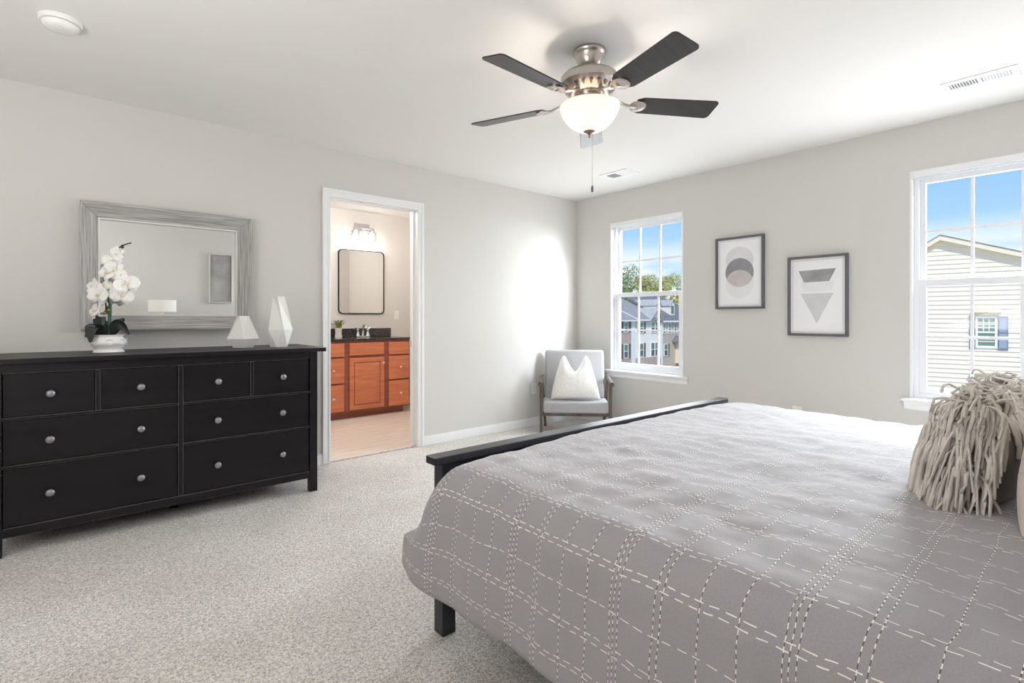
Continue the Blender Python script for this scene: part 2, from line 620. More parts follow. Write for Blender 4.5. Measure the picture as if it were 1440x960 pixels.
def duvet_mat():
    m = bpy.data.materials.new('grey_stitched_duvet')
    m.use_nodes = True
    t = m.node_tree
    nd, ln = t.nodes, t.links
    bs = nd['Principled BSDF']
    bs.inputs['Roughness'].default_value = 0.85
    bs.inputs['Specular IOR Level'].default_value = 0.25
    bs.inputs['Sheen Weight'].default_value = 0.25
    uv = nd.new('ShaderNodeUVMap')
    uv.uv_map = 'UVMap'

    def math_(op, a, b_=None, c=None):
        n = nd.new('ShaderNodeMath')
        n.operation = op
        for i, x in enumerate((a, b_, c)):
            if x is None:
                continue
            if isinstance(x, (int, float)):
                n.inputs[i].default_value = x
            else:
                ln.new(x, n.inputs[i])
        return n.outputs[0]

    # a little wander so that the hand-stitched rows are not ruled lines
    wn = nd.new('ShaderNodeTexNoise')
    wn.inputs['Scale'].default_value = 9
    ln.new(uv.outputs[0], wn.inputs[0])
    sp = nd.new('ShaderNodeSeparateXYZ')
    ln.new(uv.outputs[0], sp.inputs[0])
    wob = math_('MULTIPLY', math_('SUBTRACT', wn.outputs[0], 0.5), 0.016)
    u = math_('ADD', sp.outputs[0], wob)
    v = math_('ADD', sp.outputs[1], wob)
    fine = nd.new('ShaderNodeTexNoise')
    fine.inputs['Scale'].default_value = 30
    ln.new(uv.outputs[0], fine.inputs[0])
    width = math_('ADD', math_('MULTIPLY', fine.outputs[0], 0.0013), 0.0003)

    def family(coord, along, period, offs, freq, duty, seed):
        tot = None
        dash = None
        for i, o in enumerate(offs):
            d = math_('PINGPONG', math_('ADD', coord, -o + period * 40), period / 2)
            inside = math_('LESS_THAN', d, width)
            ph = math_('ADD', math_('MULTIPLY', along, freq), seed + 0.37 * i)
            fr = math_('FRACT', math_('ADD', ph, math_('MULTIPLY', fine.outputs[0], 0.5)))
            on = math_('LESS_THAN', fr, duty)
            a = math_('MULTIPLY', inside, on)
            tot = inside if tot is None else math_('MAXIMUM', tot, inside)
            dash = a if dash is None else math_('MAXIMUM', dash, a)
        return tot, dash

    P = 0.365
    vt, vd = family(v, u, P, (-0.0115, 0.002, 0.0135, -0.098, -0.113, -0.197, -0.276), 62, 0.5, 0.1)
    Q = 0.27
    ut, ud = family(u, v, Q, (0.0, 0.013, 0.092, 0.107, 0.182), 30, 0.62, 0.6)
    # cloth colour
    cn = nd.new('ShaderNodeTexNoise')
    cn.inputs['Scale'].default_value = 260
    ln.new(uv.outputs[0], cn.inputs[0])
    cm = nd.new('ShaderNodeMixRGB')
    cm.inputs[1].default_value = rgb(169, 165, 168)
    cm.inputs[2].default_value = rgb(150, 146, 150)
    ln.new(cn.outputs[0], cm.inputs[0])
    dark = nd.new('ShaderNodeMixRGB')
    dark.inputs[2].default_value = rgb(78, 72, 70)
    ln.new(math_('MULTIPLY', vt, 0.8), dark.inputs[0])
    ln.new(cm.outputs[0], dark.inputs[1])
    white = nd.new('ShaderNodeMixRGB')
    white.inputs[2].default_value = rgb(246, 243, 239)
    ln.new(math_('MAXIMUM', vd, ud), white.inputs[0])
    ln.new(dark.outputs[0], white.inputs[1])
    ln.new(white.outputs[0], bs.inputs['Base Color'])
    h = math_('ADD', math_('MULTIPLY', math_('MAXIMUM', vt, ud), 1.0), math_('MULTIPLY', cn.outputs[0], 0.15))
    bp = nd.new('ShaderNodeBump')
    bp.inputs['Strength'].default_value = 0.7
    bp.inputs['Distance'].default_value = 0.004
    ln.new(h, bp.inputs['Height'])
    ln.new(bp.outputs[0], bs.inputs['Normal'])
    return m


def make_duvet():
    XC = 2.007
    HALF = 0.957         # flat half width before the shoulder starts
    R = 0.105            # shoulder radius
    DROP = 0.285         # straight fall below the shoulder
    ZT = 0.615
    arc = R * PI / 2
    SMAX = HALF + arc + DROP
    nu, nv = 190, 150
    V0, V1 = -0.50, 1.615
    rows = []
    uvs = []
    for j in range(nv + 1):
        v = V0 + (V1 - V0) * j / nv
        row = []
        for i in range(nu + 1):
            s = -SMAX + 2 * SMAX * i / nu
            a = abs(s)
            sg = 1 if s >= 0 else -1
            if a <= HALF:
                x, z = a, ZT
                nx, nz_ = 0.0, 1.0
            elif a <= HALF + arc:
                t = (a - HALF) / R
                x, z = HALF + R * math.sin(t), ZT - R + R * math.cos(t)
                nx, nz_ = math.sin(t), math.cos(t)
            else:
                q = a - HALF - arc
                x, z = HALF + R + 0.022 * math.sin(q / DROP * PI * .62), ZT - R - q
                nx, nz_ = 1.0, 0.0
            side = min(1.0, max(0.0, (a - HALF - .045) / .26))      # 0 on the top, 1 on the fall
            y = v
            X = XC + sg * x
            # puff and wrinkles
            topw = 1 - side
            d = 0.010 * fbm((X * 2.1, y * 2.1, 1.7)) * (0.5 + topw * .7)
            d += 0.007 * abs(fbm((X * 1.2 + 3 * y, y * 4.2, 5.0), 3)) * topw
            d += 0.006 * fbm((X * 9, y * 9, 9.1), 3)
            d += side * 0.020 * fbm((y * 3.2, z * .7, 4.4 + sg), 3)         # vertical folds on the fall
            # crown of the filling
            d += topw * 0.018 * (1 - (a / HALF) ** 2 if a < HALF else 0)
            # foot end: the top dives behind the footboard, the fall runs on past the post
            endt = 1.44 + 0.0 * side
            if topw > 0:
                q = max(0.0, v - endt)
                fall = 0.0
                yy = v
                if q > 0:
                    k = min(q / .095, 1.0)
                    yy = endt + .095 * math.sin(k * PI / 2) * (0.98)
                    fall = .10 * (1 - math.cos(k * PI / 2)) + max(0, q - .095) * 1.0
                y = yy * topw + y * side
                z -= fall * topw
            if side > 0:
                # rounded lower corner at the foot and gathering towards the end
                q = max(0.0, v - 1.36)
                z -= side * 0.0
                X += sg * side * (0.035 * math.exp(-((v - 1.56) / .16) ** 2))
                if a > HALF + arc:
                    hem = (a - HALF - arc) / DROP
                    lift = max(0.0, (v - 1.40) / .215)
                    z += hem * .05 * lift ** 2
                    X += sg * .004 * hem * lift
                z -= side * 0.05 * max(0.0, (v - 1.25) / .36) ** 1.6 * (1 - (max(0, a - HALF - arc) / DROP))
            row.append((X + sg * nx * d, y, z + nz_ * d))
            uvs.append((s, v - 0.0))
        rows.append(row)
    b = MB().grid(rows)
    o = b.build('duvet', duvet_mat(), smooth=180, fix=False)
    me = o.data
    ul = me.uv_layers.new(name='UVMap')
    for lp in me.loops:
        ul.data[lp.index].uv = uvs[lp.vertex_index]
    if me.polygons[len(me.polygons) // 2].normal.z < 0:
        me.flip_normals()
    so = o.modifiers.new('thickness', 'SOLIDIFY')
    so.thickness = 0.016
    so.offset = -1
    tag(o, 'puffy grey duvet with rows of cream stitching spread over the bed', 'duvet')
    return o


make_duvet()

# fringed lumbar pillow


def pillow_rows(wd, ht, th, nu=40, nv=30, pinch=0.35, shape=None):
    """a closed cushion, local X width, Z height, Y thickness; returns front and back grids"""
    fr, bk = [], []
    for j in range(nv + 1):
        tv = j / nv * 2 - 1
        rf, rb = [], []
        for i in range(nu + 1):
            tu = i / nu * 2 - 1
            e_ = max(0.0, (1 - abs(tu) ** 2.6)) * max(0.0, (1 - abs(tv) ** 2.6))
            t_ = th / 2 * e_ ** .55
            k = 1 - pinch * .12 * (1 - abs(tv) ** 2) * abs(tu) ** 3
            k2 = 1 - pinch * .12 * (1 - abs(tu) ** 2) * abs(tv) ** 3
            x, z = tu * wd / 2 * k, tv * ht / 2 * k2
            if shape:
                x, z = shape(tu, tv, x, z)
            wr = .004 * fbm((x * 12, z * 12, 3)) * e_
            rf.append((x, -t_ - wr, z))
            rb.append((x, t_ + wr, z))
        fr.append(rf)
        bk.append(rb)
    return fr, bk


def pillow_mesh(*a, **k):
    fr, bk = pillow_rows(*a, **k)
    b = MB()
    b.grid(fr)
    b.grid([r[::-1] for r in bk])
    return b


def weld(o):
    bm = bmesh.new()
    bm.from_mesh(o.data)
    bmesh.ops.remove_doubles(bm, verts=bm.verts, dist=1e-5)
    bmesh.ops.recalc_face_normals(bm, faces=bm.faces)
    bm.to_mesh(o.data)
    bm.free()
    for p in o.data.polygons:
        p.use_smooth = True


random.seed(11)
fp = thing('fringed_pillow', (1.99, 0.245, .764), 'taupe lumbar pillow with a shaggy fringed front standing on the bed', 'pillow')
FPM = rot('X', math.radians(10)) @ rot('Y', 0)
# local front (-Y) must face the foot of the bed (+Y): turn half way round
fp.rotation_euler = (math.radians(-8), 0, PI)
PW, PH, PT = .60, .30, .20
body = pillow_mesh(PW, PH, PT).build('pillow_body', M_TAUPE, fp)
weld(body)
b = MB()


def ptop(x, tv):
    tu = max(-.97, min(.97, x / (PW / 2)))
    e_ = max(0, (1 - abs(tu) ** 2.6)) * max(0, (1 - abs(tv) ** 2.6))
    return PT / 2 * e_ ** .55


def strand(root, n1, ln_, out, drift, rr):
    """a jersey strip: leaves the cloth along n1, then drops; kept above the bed"""
    pts = []
    for q in range(7):
        t = q / 6
        p = Vector(root) + Vector(n1) * (out * math.sin(min(1, t * 1.7) * PI / 2)) + Vector(drift) * t
        p.z += .016 * math.sin(t * PI * .8) - ln_ * t ** 1.45
        p += Vector((random.gauss(0, .0012), random.gauss(0, .0012), 0))
        p.z = max(p.z, -PH / 2 + .012)
        # never inside the cushion
        hug = ptop(p.x, max(-.98, min(.98, p.z / (PH / 2)))) + .005
        if abs(root[0]) < PW * .40 and abs(p.x) < PW / 2 and abs(p.y) < hug:
            p.y = -hug if root[1] <= 0 else hug
        pts.append(p)
    rr *= .92
    b.tube(pts, rr, n=6, flat=.85)


for rowi in range(14):                       # front, rows from the ridge downwards
    tv = .98 - rowi * .10
    for c in range(44):
        x = PW * .95 * ((c + random.random()) / 44 - .5)
        strand((x, -ptop(x, tv) + .003, tv * PH / 2), (0, -1, .25), random.uniform(.12, .20), random.uniform(.015, .04), (random.gauss(0, .02), 0, 0), random.uniform(.0034, .0048))
for rowi in range(2):                        # over the ridge onto the back
    tv = .98 - rowi * .10
    for c in range(34):
        x = PW * .95 * ((c + random.random()) / 34 - .5)
        strand((x, ptop(x, tv) - .003, tv * PH / 2), (random.gauss(0, .5), .8, .35), random.uniform(.06, .14), random.uniform(.012, .035), (random.gauss(0, .03), 0, 0), random.uniform(.0034, .0048))
for c in range(520):                         # both ends
    sgn = 1 if c % 2 else -1
    tz = random.uniform(-.7, .98)
    x = sgn * PW / 2 * random.uniform(.80, .98)
    fb = -1 if random.random() < .82 else 1
    strand((x, fb * ptop(x, tz) * random.random(), tz * PH / 2), (sgn * .85, fb * random.uniform(-.1, .55), .2), random.uniform(.11, .20), random.uniform(.012, .045),
           (0, random.gauss(0, .02), 0), random.uniform(.0034, .0048))
for c in range(190):                         # the two upper corners
    sgn = 1 if c % 2 else -1
    x = sgn * PW / 2 * random.uniform(.70, .93)
    strand((x, random.uniform(-.012, .012), PH / 2 * random.uniform(.90, .97)), (sgn * random.uniform(.3, 1), random.gauss(-.1, .5), .35), random.uniform(.07, .17), random.uniform(.04, .085),
           (0, 0, 0), random.uniform(.0034, .0046))
for c in range(300):                         # along the ridge, falling either way
    x = PW * .9 * (random.random() - .5)
    sgn = 1 if random.random() < .4 else -1
    strand((x, sgn * .004, PH / 2 - .004), (random.gauss(0, .5), sgn * .8, .5), random.uniform(.04, .11), random.uniform(.025, .065), (random.gauss(0, .02), 0, 0), random.uniform(.0034, .0046))
for c in range(220):                         # short strips that fill the ridge itself
    x = PW * .92 * (random.random() - .5)
    strand((x, random.gauss(0, .004), PH / 2 - .004), (random.gauss(0, .8), random.gauss(0, .35), .75), random.uniform(.015, .05), random.uniform(.03, .055), (random.gauss(0, .03), random.gauss(0, .02), 0), random.uniform(.0034, .0046))
for c in range(6):                          # a few strips that stand up from the ridge
    x = PW * .9 * (random.random() - .5)
    a = random.random() * 2 * PI
    b.tube([(x + math.cos(a) * .05 * t * t, math.sin(a) * .05 * t * t, PH / 2 - .005 + .055 * math.sin(t * 1.5)) for t in (0, .3, .6, 1)], .0024, n=5, flat=.55)
fr_o = b.build('fringe', M_FRINGE, fp, smooth=60, fix=False)
fr_o['kind'] = 'stuff'

bp_ = thing('embroidered_pillow', (1.88, 0.015, .806), 'beige pillow with grey embroidery standing behind the fringed pillow', 'pillow')
bp_.rotation_euler = (math.radians(-9), 0, PI - .27)
o = pillow_mesh(.66, .38, .19).build('pillow_body', M_BEIGE, bp_)
weld(o)

# ------------------------------------------------------------------ dresser
DRX0, DRX1 = -.282, 1.240
DF, DB = 3.400, 3.950
DTOP = .934
dr = thing('dresser', (0.48, 3.675, 0), 'wide black eight-drawer dresser with round pewter knobs against the left wall', 'dresser')


def dbx(b, x0, x1, y0, y1, z0, z1):
    return b.box(x0 - .48, x1 - .48, y0 - 3.675, y1 - 3.675, z0, z1)


dbx(MB(), DRX0 - .047, DRX1 + .047, DF - .030, DB + .005, DTOP - .026, DTOP).build('dresser_top', M_BLACK, dr, bevel=.003)
for x0 in (DRX0, DRX1 - .048):
    dbx(MB(), x0, x0 + .048, DF, DF + .05, 0, DTOP - .026).build('leg', M_BLACK, dr, bevel=.002)
    dbx(MB(), x0, x0 + .048, DB - .05, DB, 0, DTOP - .026).build('leg', M_BLACK, dr, bevel=.002)
for x0 in (DRX0 + .012, DRX1 - .032):
    dbx(MB(), x0, x0 + .02, DF + .05, DB - .05, .09, DTOP - .026).build('side_panel', M_BLACK, dr)
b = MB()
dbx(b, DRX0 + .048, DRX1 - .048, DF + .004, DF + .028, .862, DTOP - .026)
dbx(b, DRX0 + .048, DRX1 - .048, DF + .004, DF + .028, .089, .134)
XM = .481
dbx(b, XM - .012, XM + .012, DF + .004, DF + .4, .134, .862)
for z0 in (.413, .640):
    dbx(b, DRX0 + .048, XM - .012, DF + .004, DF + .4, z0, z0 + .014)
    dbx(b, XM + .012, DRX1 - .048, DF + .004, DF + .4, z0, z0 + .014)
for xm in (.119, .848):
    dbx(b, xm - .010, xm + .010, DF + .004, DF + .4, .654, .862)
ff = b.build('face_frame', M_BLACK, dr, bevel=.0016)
ff.data.materials.append(M_PALE_EDGE)
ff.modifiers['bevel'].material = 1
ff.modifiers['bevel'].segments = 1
b = MB()
dbx(b, DRX0 + .03, DRX1 - .03, DB - .012, DB - .006, .09, DTOP - .03)
dbx(b, DRX0 + .03, DRX1 - .03, DF + .03, DB - .012, .09, .10)
b.build('back_panel', M_BLACK, dr)
dbx(MB(), .46, .50, DF + .24, DF + .28, 0, .09).build('middle_foot', M_BLACK, dr)
knob_b = MB().lathe([(.0075, 0), (.0065, .006), (.0075, .011), (.0165, .017), (.0185, .022), (.0165, .027), (.009, .0305), (.001, .0315)], 20,
                    M=rot('X', PI / 2))
L0, L1, R0, R1 = DRX0 + .048, XM - .012, XM + .012, DRX1 - .048
drawers = [(L0, .109, .654, .862), (.129, L1, .654, .862), (R0, .838, .654, .862), (.858, R1, .654, .862),
           (L0, L1, .427, .640), (R0, R1, .427, .640), (L0, L1, .134, .413), (R0, R1, .134, .413)]
for x0, x1, z0, z1 in drawers:
    b = MB()
    dbx(b, x0 + .0025, x1 - .0025, DF + .012, DF + .030, z0 + .0025, z1 - .003)
    dbx(b, x0 + .012, x1 - .012, DF + .030, DF + .40, z0 + .012, z1 - .03)
    d = b.build('drawer', M_BLACK, dr, bevel=.0015)
    wide = x1 - x0 > .5
    kx = [x0 + .17, x1 - .17] if wide else [(x0 + x1) / 2]
    for k in kx:
        kk = MB()
        kk.add(knob_b.v, knob_b.f, tr(k - .48, DF + .012 - 3.675, (z0 + z1) / 2))
        kk.build('knob', M_KNOB, d, smooth=60)

# ------------------------------------------------------------------ wall mirror
MX, MZ = .511, 1.43
MW, MH = .458, .379
mr = thing('wall_mirror', (MX, YA - .052, MZ), 'rectangular mirror in a wide weathered grey wood frame above the dresser', 'mirror',
           rotz=math.radians(-1.2))
FWD = .085
prof = [(0, .030), (0, -.026), (.008, -.029), (.074, .008), (FWD, .010), (FWD, .030)]     # (inset from edge, y)


def mitred(pts):
    """pts: list of (outer corner a, outer corner b, inward dir)"""
    (ax, az), (bx, bz), (ix, iz) = pts
    ux, uz = (bx - ax), (bz - az)
    ln_ = math.hypot(ux, uz)
    ux, uz = ux / ln_, uz / ln_
    ra, rb = [], []
    for ins, y in prof:
        ra.append((ax + ix * ins + ux * (ins + .0012), y, az + iz * ins + uz * (ins + .0012)))
        rb.append((bx + ix * ins - ux * (ins + .0012), y, bz + iz * ins - uz * (ins + .0012)))
    n_ = len(prof)
    fs_ = [(i, (i + 1) % n_, n_ + (i + 1) % n_, n_ + i) for i in range(n_)] + [tuple(range(n_)), tuple(range(n_, 2 * n_))]
    return MB().add(ra + rb, fs_)


cs = [(-MW, -MH), (MW, -MH), (MW, MH), (-MW, MH)]
mitred((cs[0], cs[1], (0, 1))).build('frame_rail', M_FWX, mr)
mitred((cs[1], cs[2], (-1, 0))).build('frame_stile', M_FWZ, mr)
mitred((cs[2], cs[3], (0, -1))).build('frame_rail', M_FWX, mr)
mitred((cs[3], cs[0], (1, 0))).build('frame_stile', M_FWZ, mr)
b = MB()
iw, ih = MW - FWD, MH - FWD
for (x0, x1, z0, z1) in ((-iw, -iw + .011, -ih, ih), (iw - .011, iw, -ih, ih), (-iw + .011, iw - .011, -ih, -ih + .011), (-iw + .011, iw - .011, ih - .011, ih)):
    b.box(x0, x1, .004, .024, z0, z1)
b.build('frame_bead', M_FRAMEBEAD, mr, bevel=.002)
MB().box(-iw + .005, iw - .005, .017, .022, -ih + .005, ih - .005).build('mirror_glass', M_MIRROR, mr)

# ------------------------------------------------------------------ things on the dresser
orc = thing('orchid', (.175, 3.655, DTOP), 'white artificial orchid in a white relief pot on the black dresser', 'potted plant')
pot = MB().lathe([(.056, 0), (.060, .004), (.056, .012), (.049, .018), (.052, .026), (.064, .042), (.070, .056), (.066, .068), (.056, .080), (.053, .088),
                  (.058, .096), (.060, .100), (.055, .100), (.050, .092), (.046, .085), (.001, .083)], 40, M=Matrix.Diagonal((1.2, 1.2, 1, 1))).build('pot', M_CERAMIC, orc, smooth=60)
for k in range(8):
    b = MB()
    a = 2 * PI * k / 8
    c = Vector((math.cos(a) * .079, math.sin(a) * .079, .060))
    ring = [c + Vector((-math.sin(a) * .014 * math.cos(t), math.cos(a) * .014 * math.cos(t), .016 * math.sin(t))) for t in [2 * PI * q / 12 for q in range(13)]]
    b.tube(ring, .0026, 6)
    b.build('pot_relief', M_CERAMIC, pot, smooth=60)


def leaf_rows(path, widths, cup=.25, up=Vector((0, 0, 1))):
    rows = []
    for i, p in enumerate(path):
        p = Vector(p)
        d = Vector(path[min(i + 1, len(path) - 1)]) - Vector(path[max(i - 1, 0)])
        a = d.cross(up)
        a.normalize()
        nrm = a.cross(d).normalized()
        rows.append([p + a * (t * widths[i]) + nrm * (cup * widths[i] * t * t) for t in (-1, -.6, -.2, .2, .6, 1)])
    return rows


# camera frame on the dresser: r = to the viewer's right, f = away from the viewer
RT = Vector((math.sin(TH), -math.cos(TH), 0))
FWV = Vector((math.cos(TH), math.sin(TH), 0))


def cv(r, f, z):
    return RT * r + FWV * f + Vector((0, 0, z))


def leaf(path, wmax, up=Vector((0, 0, 1))):
    n_ = len(path)
    ws = [max(.006, wmax * math.sin(PI * (.12 + .86 * i / (n_ - 1))) ** .8) for i in range(n_)]
    o = MB().grid(leaf_rows(path, ws, up=up)).build('leaf', M_LEAF, orc, smooth=180)
    s = o.modifiers.new('t', 'SOLIDIFY')
    s.thickness = .003
    sb = o.modifiers.new('s', 'SUBSURF')
    sb.levels = sb.render_levels = 1


def bez(p0, p1, p2, n=8):
    p0, p1, p2 = Vector(p0), Vector(p1), Vector(p2)
    return [(1 - t) ** 2 * p0 + 2 * t * (1 - t) * p1 + t * t * p2 for t in [i / n for i in range(n + 1)]]


leaf(bez(cv(0, 0, .09), cv(-.035, .01, .14), cv(-.105, .03, .205)), .040, up=-FWV + Vector((0, 0, .4)))
leaf(bez(cv(-.01, -.02, .09), cv(-.05, -.06, .21), cv(-.02, -.10, .06)), .045, up=-FWV)
leaf(bez(cv(-.02, -.01, .09), cv(-.08, -.01, .18), cv(-.115, -.02, .085)), .026)
leaf(bez(cv(.01, 0, .09), cv(.05, .0, .22), cv(.115, .0, .10)), .033, up=-FWV)
leaf(bez(cv(.01, .01, .09), cv(.03, .03, .16), cv(.05, .05, .19)), .03, up=-FWV)
stem1 = bez(cv(.0, 0, .08), cv(.015, 0, .36), cv(.003, 0, .43), 10)
MB().tube(stem1[:5], .0085, 8).build('stem', M_STEM, orc, smooth=60)
MB().tube(bez(cv(-.02, -.01, .08), cv(-.022, -.01, .14), cv(-.020, -.01, .20), 5), .009, 8).build('stem', M_STEM, orc, smooth=60)
upper = bez(cv(.005, 0, .26), cv(-.04, 0, .46), cv(.035, 0, .565), 10) + bez(cv(.035, 0, .565), cv(.07, 0, .60), cv(.125, 0, .61), 5)[1:]
MB().tube(upper, [.0045] * 8 + [.0035] * (len(upper) - 8), 7).build('twig', M_TWIG, orc, smooth=60)
for q, z_ in ((.004, .225), (-.020, .205)):
    MB().lathe([(.004, -.008), (.010, -.004), (.011, .002), (.006, .009), (.001, .010)], 12, M=tr(*cv(q, -.006 if q < 0 else 0, z_ + .012))).build(
        'stem_tie', mat('gold_tie', rgb(150, 140, 78), .5), orc, smooth=60)


def petal_grid(ln_, wd, curl):
    rows = []
    for i in range(7):
        t = i / 6
        wl = wd * math.sin(PI * (.10 + .82 * t)) ** .75
        row = []
        for j in range(5):
            s = j / 4 * 2 - 1
            row.append((s * wl, -curl * t * t * ln_ - .12 * wl * s * s + .004 * math.sin(t * 9 + s * 3), t * ln_))
        rows.append(row)
    return rows


FL_V, FL_F = None, None


def flower(pos, face, size, roll=0.0):
    """face = direction the bloom looks"""
    face = Vector(face).normalized()
    q = face.to_track_quat('-Y', 'Z').to_matrix().to_4x4()
    M = tr(*pos) @ q @ rot('Y', roll)
    b = MB()
    for ang, ln_, wd, cu in ((90, 1.0, .62, .10), (-90, 1.0, .62, .10), (0, .95, .36, -.05), (135, .9, .34, -.08), (-135, .9, .34, -.08)):
        g = MB().grid(petal_grid(size * ln_, size * wd, cu))
        b.add(g.v, g.f, M @ rot('Y', math.radians(ang)))
    o = b.build('flower', M_PETAL, orc, smooth=180)
    s = o.modifiers.new('t', 'SOLIDIFY')
    s.thickness = .0012
    b = MB()
    b.lathe([(.001, 0), (.12 * size, .04 * size), (.09 * size, .15 * size), (.04 * size, .24 * size), (.001, .26 * size)], 10, M=M @ tr(0, -.004, -.06 * size) @ rot('X', PI / 2 + .5))
    b.build('flower_lip', M_LIP, o, smooth=60)


flower(cv(-.045, -.035, .232), cv(-.5, -.8, .45), .056, .3)
flower(cv(-.012, -.055, .322), cv(-.15, -1, .05), .066, .1)
flower(cv(-.062, -.03, .368), cv(-.45, -.9, .2), .052, -.2)
flower(cv(.030, -.03, .350), cv(.1, -1, .3), .054, .7)
flower(cv(.092, -.025, .318), cv(.45, -.85, -.1), .058, .2)
flower(cv(.122, -.03, .380), cv(.75, -.75, .1), .062, -.3)
flower(cv(.086, -.02, .405), cv(.35, -.9, .2), .056, 1.3)
flower(cv(.010, -.02, .440), cv(-.1, -.9, .5), .056, .5)
flower(cv(.048, -.02, .455), cv(.3, -1, -.1), .056, .9)
flower(cv(.030, -.015, .510), cv(.2, -1, .1), .048, .2)
flower(cv(.052, -.01, .545), cv(.4, -.8, .2), .040, 1.1)
for r_, z_, s_ in ((.050, .580, .013), (.078, .588, .011), (.082, .560, .013)):
    MB().lathe([(.001, -s_), (s_ * .7, -s_ * .5), (s_ * .8, .2 * s_), (s_ * .3, s_), (.0005, s_ * 1.1)], 10, M=tr(*cv(r_, -.004, z_))).build(
        'bud', M_TWIG if s_ < .0115 else M_PETAL, orc, smooth=60)


def faceted(name, rings, loc, label, rotz=0.0):
    """rings = [(radius, z, twist in half steps)], n-gon rings joined by triangles"""
    n_ = 5
    vs_, fs_ = [], []
    for r_, z_, tw in rings:
        for k in range(n_):
            a = 2 * PI * (k + tw * .5) / n_
            vs_.append((r_ * math.cos(a), r_ * math.sin(a), z_))
    for i in range(len(rings) - 1):
        d = rings[i + 1][2] - rings[i][2]
        for k in range(n_):
            k2 = (k + 1) % n_
            a, b_, c, d_ = i * n_ + k, i * n_ + k2, (i + 1) * n_ + k, (i + 1) * n_ + k2
            if d == 0:
                fs_.append((a, b_, d_, c))
            else:
                fs_.append((a, b_, c))
                fs_.append((b_, d_, c))
    fs_.append(tuple(range(n_))[::-1])
    o = len(rings) - 1
    fs_.append(tuple(range(o * n_, o * n_ + n_)))
    ob = MB().add(vs_, fs_).build(name, M_MATTE_WHITE, bevel=.0012)
    ob.location = loc
    ob.rotation_euler = (0, 0, rotz)
    tag(ob, label, 'vase', 'faceted vases on the dresser')
    return ob


faceted('faceted_vase', [(.060, 0, 0), (.098, .058, 0), (.036, .205, 1), (.031, .205, 1), (.026, .19, 1)], (.868, 3.70, DTOP),
        'short wide white faceted vase on the dresser nearer the mirror', rotz=.75)
faceted('faceted_vase', [(.058, 0, 0), (.082, .115, 1), (.040, .335, 0), (.035, .335, 0), (.028, .32, 0)], (1.075, 3.64, DTOP),
        'tall slender white faceted vase on the dresser nearest the doorway', rotz=.35)

# ------------------------------------------------------------------ armchair in the corner
CHO = Vector((3.52, 3.69, 0))
cx = Vector((.705, -.709, 0))
cb = Vector((.709, .705, 0))
CHC = CHO + cx * .35 + cb * .17
ch = thing('armchair', CHC, 'low grey upholstered armchair with dark wooden arms in the room corner', 'armchair', rotz=math.atan2(cx.y, cx.x))
# local: x to the viewer's right, y to the wall
b = MB()
W2_ = .335


def beam(p, q, w_, d_):
    """a rectangular bar between two points (widths along x and y)"""
    p, q = Vector(p), Vector(q)
    return MB().add([(p.x + sx * w_ / 2, p.y + sy * d_ / 2, p.z) for sy in (-1, 1) for sx in (-1, 1)] +
                    [(q.x + sx * w_ / 2, q.y + sy * d_ / 2, q.z) for sy in (-1, 1) for sx in (-1, 1)],
                    [(0, 2, 3, 1), (4, 5, 7, 6), (0, 1, 5, 4), (1, 3, 7, 5), (3, 2, 6, 7), (2, 0, 4, 6)])


for s in (-1, 1):
    beam((s * .337, -.155, 0), (s * .337, -.160, .475), .030, .042).build('leg', M_CHAIRWOOD, ch, bevel=.004)
    beam((s * .300, .150, 0), (s * .335, .125, .49), .030, .036).build('leg', M_CHAIRWOOD, ch, bevel=.004)
    path = [(s * .345, -.20, .478), (s * .345, -.12, .484), (s * .343, 0, .495), (s * .340, .14, .512), (s * .335, .185, .514)]
    MB().tube(path, [.024, .024, .021, .02, .018], 14).build('arm', M_CHAIRWOOD, ch, smooth=60)
MB().box(-.322, .322, -.150, -.118, .160, .192).build('front_rail', M_CHAIRWOOD, ch, bevel=.003)
for s in (-1, 1):
    MB().box(s * .310 - .012, s * .310 + .012, -.118, .15, .165, .192).build('side_rail', M_CHAIRWOOD, ch, bevel=.003)
seat = MB().box(-.322, .322, -.185, .155, .192, .305)
o = seat.build('seat_cushion', M_CHAIRFAB, ch, bevel=.028)
o.modifiers['bevel'].segments = 4
for p in o.data.polygons:
    p.use_smooth = True
b = MB()
MBK = tr(0, .128, .285) @ rot('X', math.radians(-9))
b.box(-.305, .305, -.042, .042, 0, .51, M=MBK)
o = b.build('back_cushion', M_CHAIRFAB, ch, bevel=.032)
o.modifiers['bevel'].segments = 4
for p in o.data.polygons:
    p.use_smooth = True


def chop(tu, tv, x, z):
    """karate-chopped top: two ears and a dip, narrower towards the top"""
    t = (tv + 1) / 2
    wd = 1.0 - .36 * t ** 1.3
    x = x * wd
    ear = abs(tu)
    dip = .155 * max(0, 1 - (ear / .62) ** 1.4) * t ** 2
    fall = .08 * max(0, (ear - .72) / .28) ** 2 * t ** 2
    return x, z - dip - fall


tp = thing('throw_pillow', tuple(CHC - cb * .02 + Vector((0, 0, .525))), 'white textured cushion with a chopped top on the grey armchair', 'cushion',
           rotz=math.atan2(cx.y, cx.x))
o = pillow_mesh(.49, .44, .15, pinch=.2, shape=chop).build('pillow_body', M_PILLOWW, tp)
weld(o)
o.rotation_euler = (math.radians(-14), 0, 0)

# ------------------------------------------------------------------ framed art on the window wall


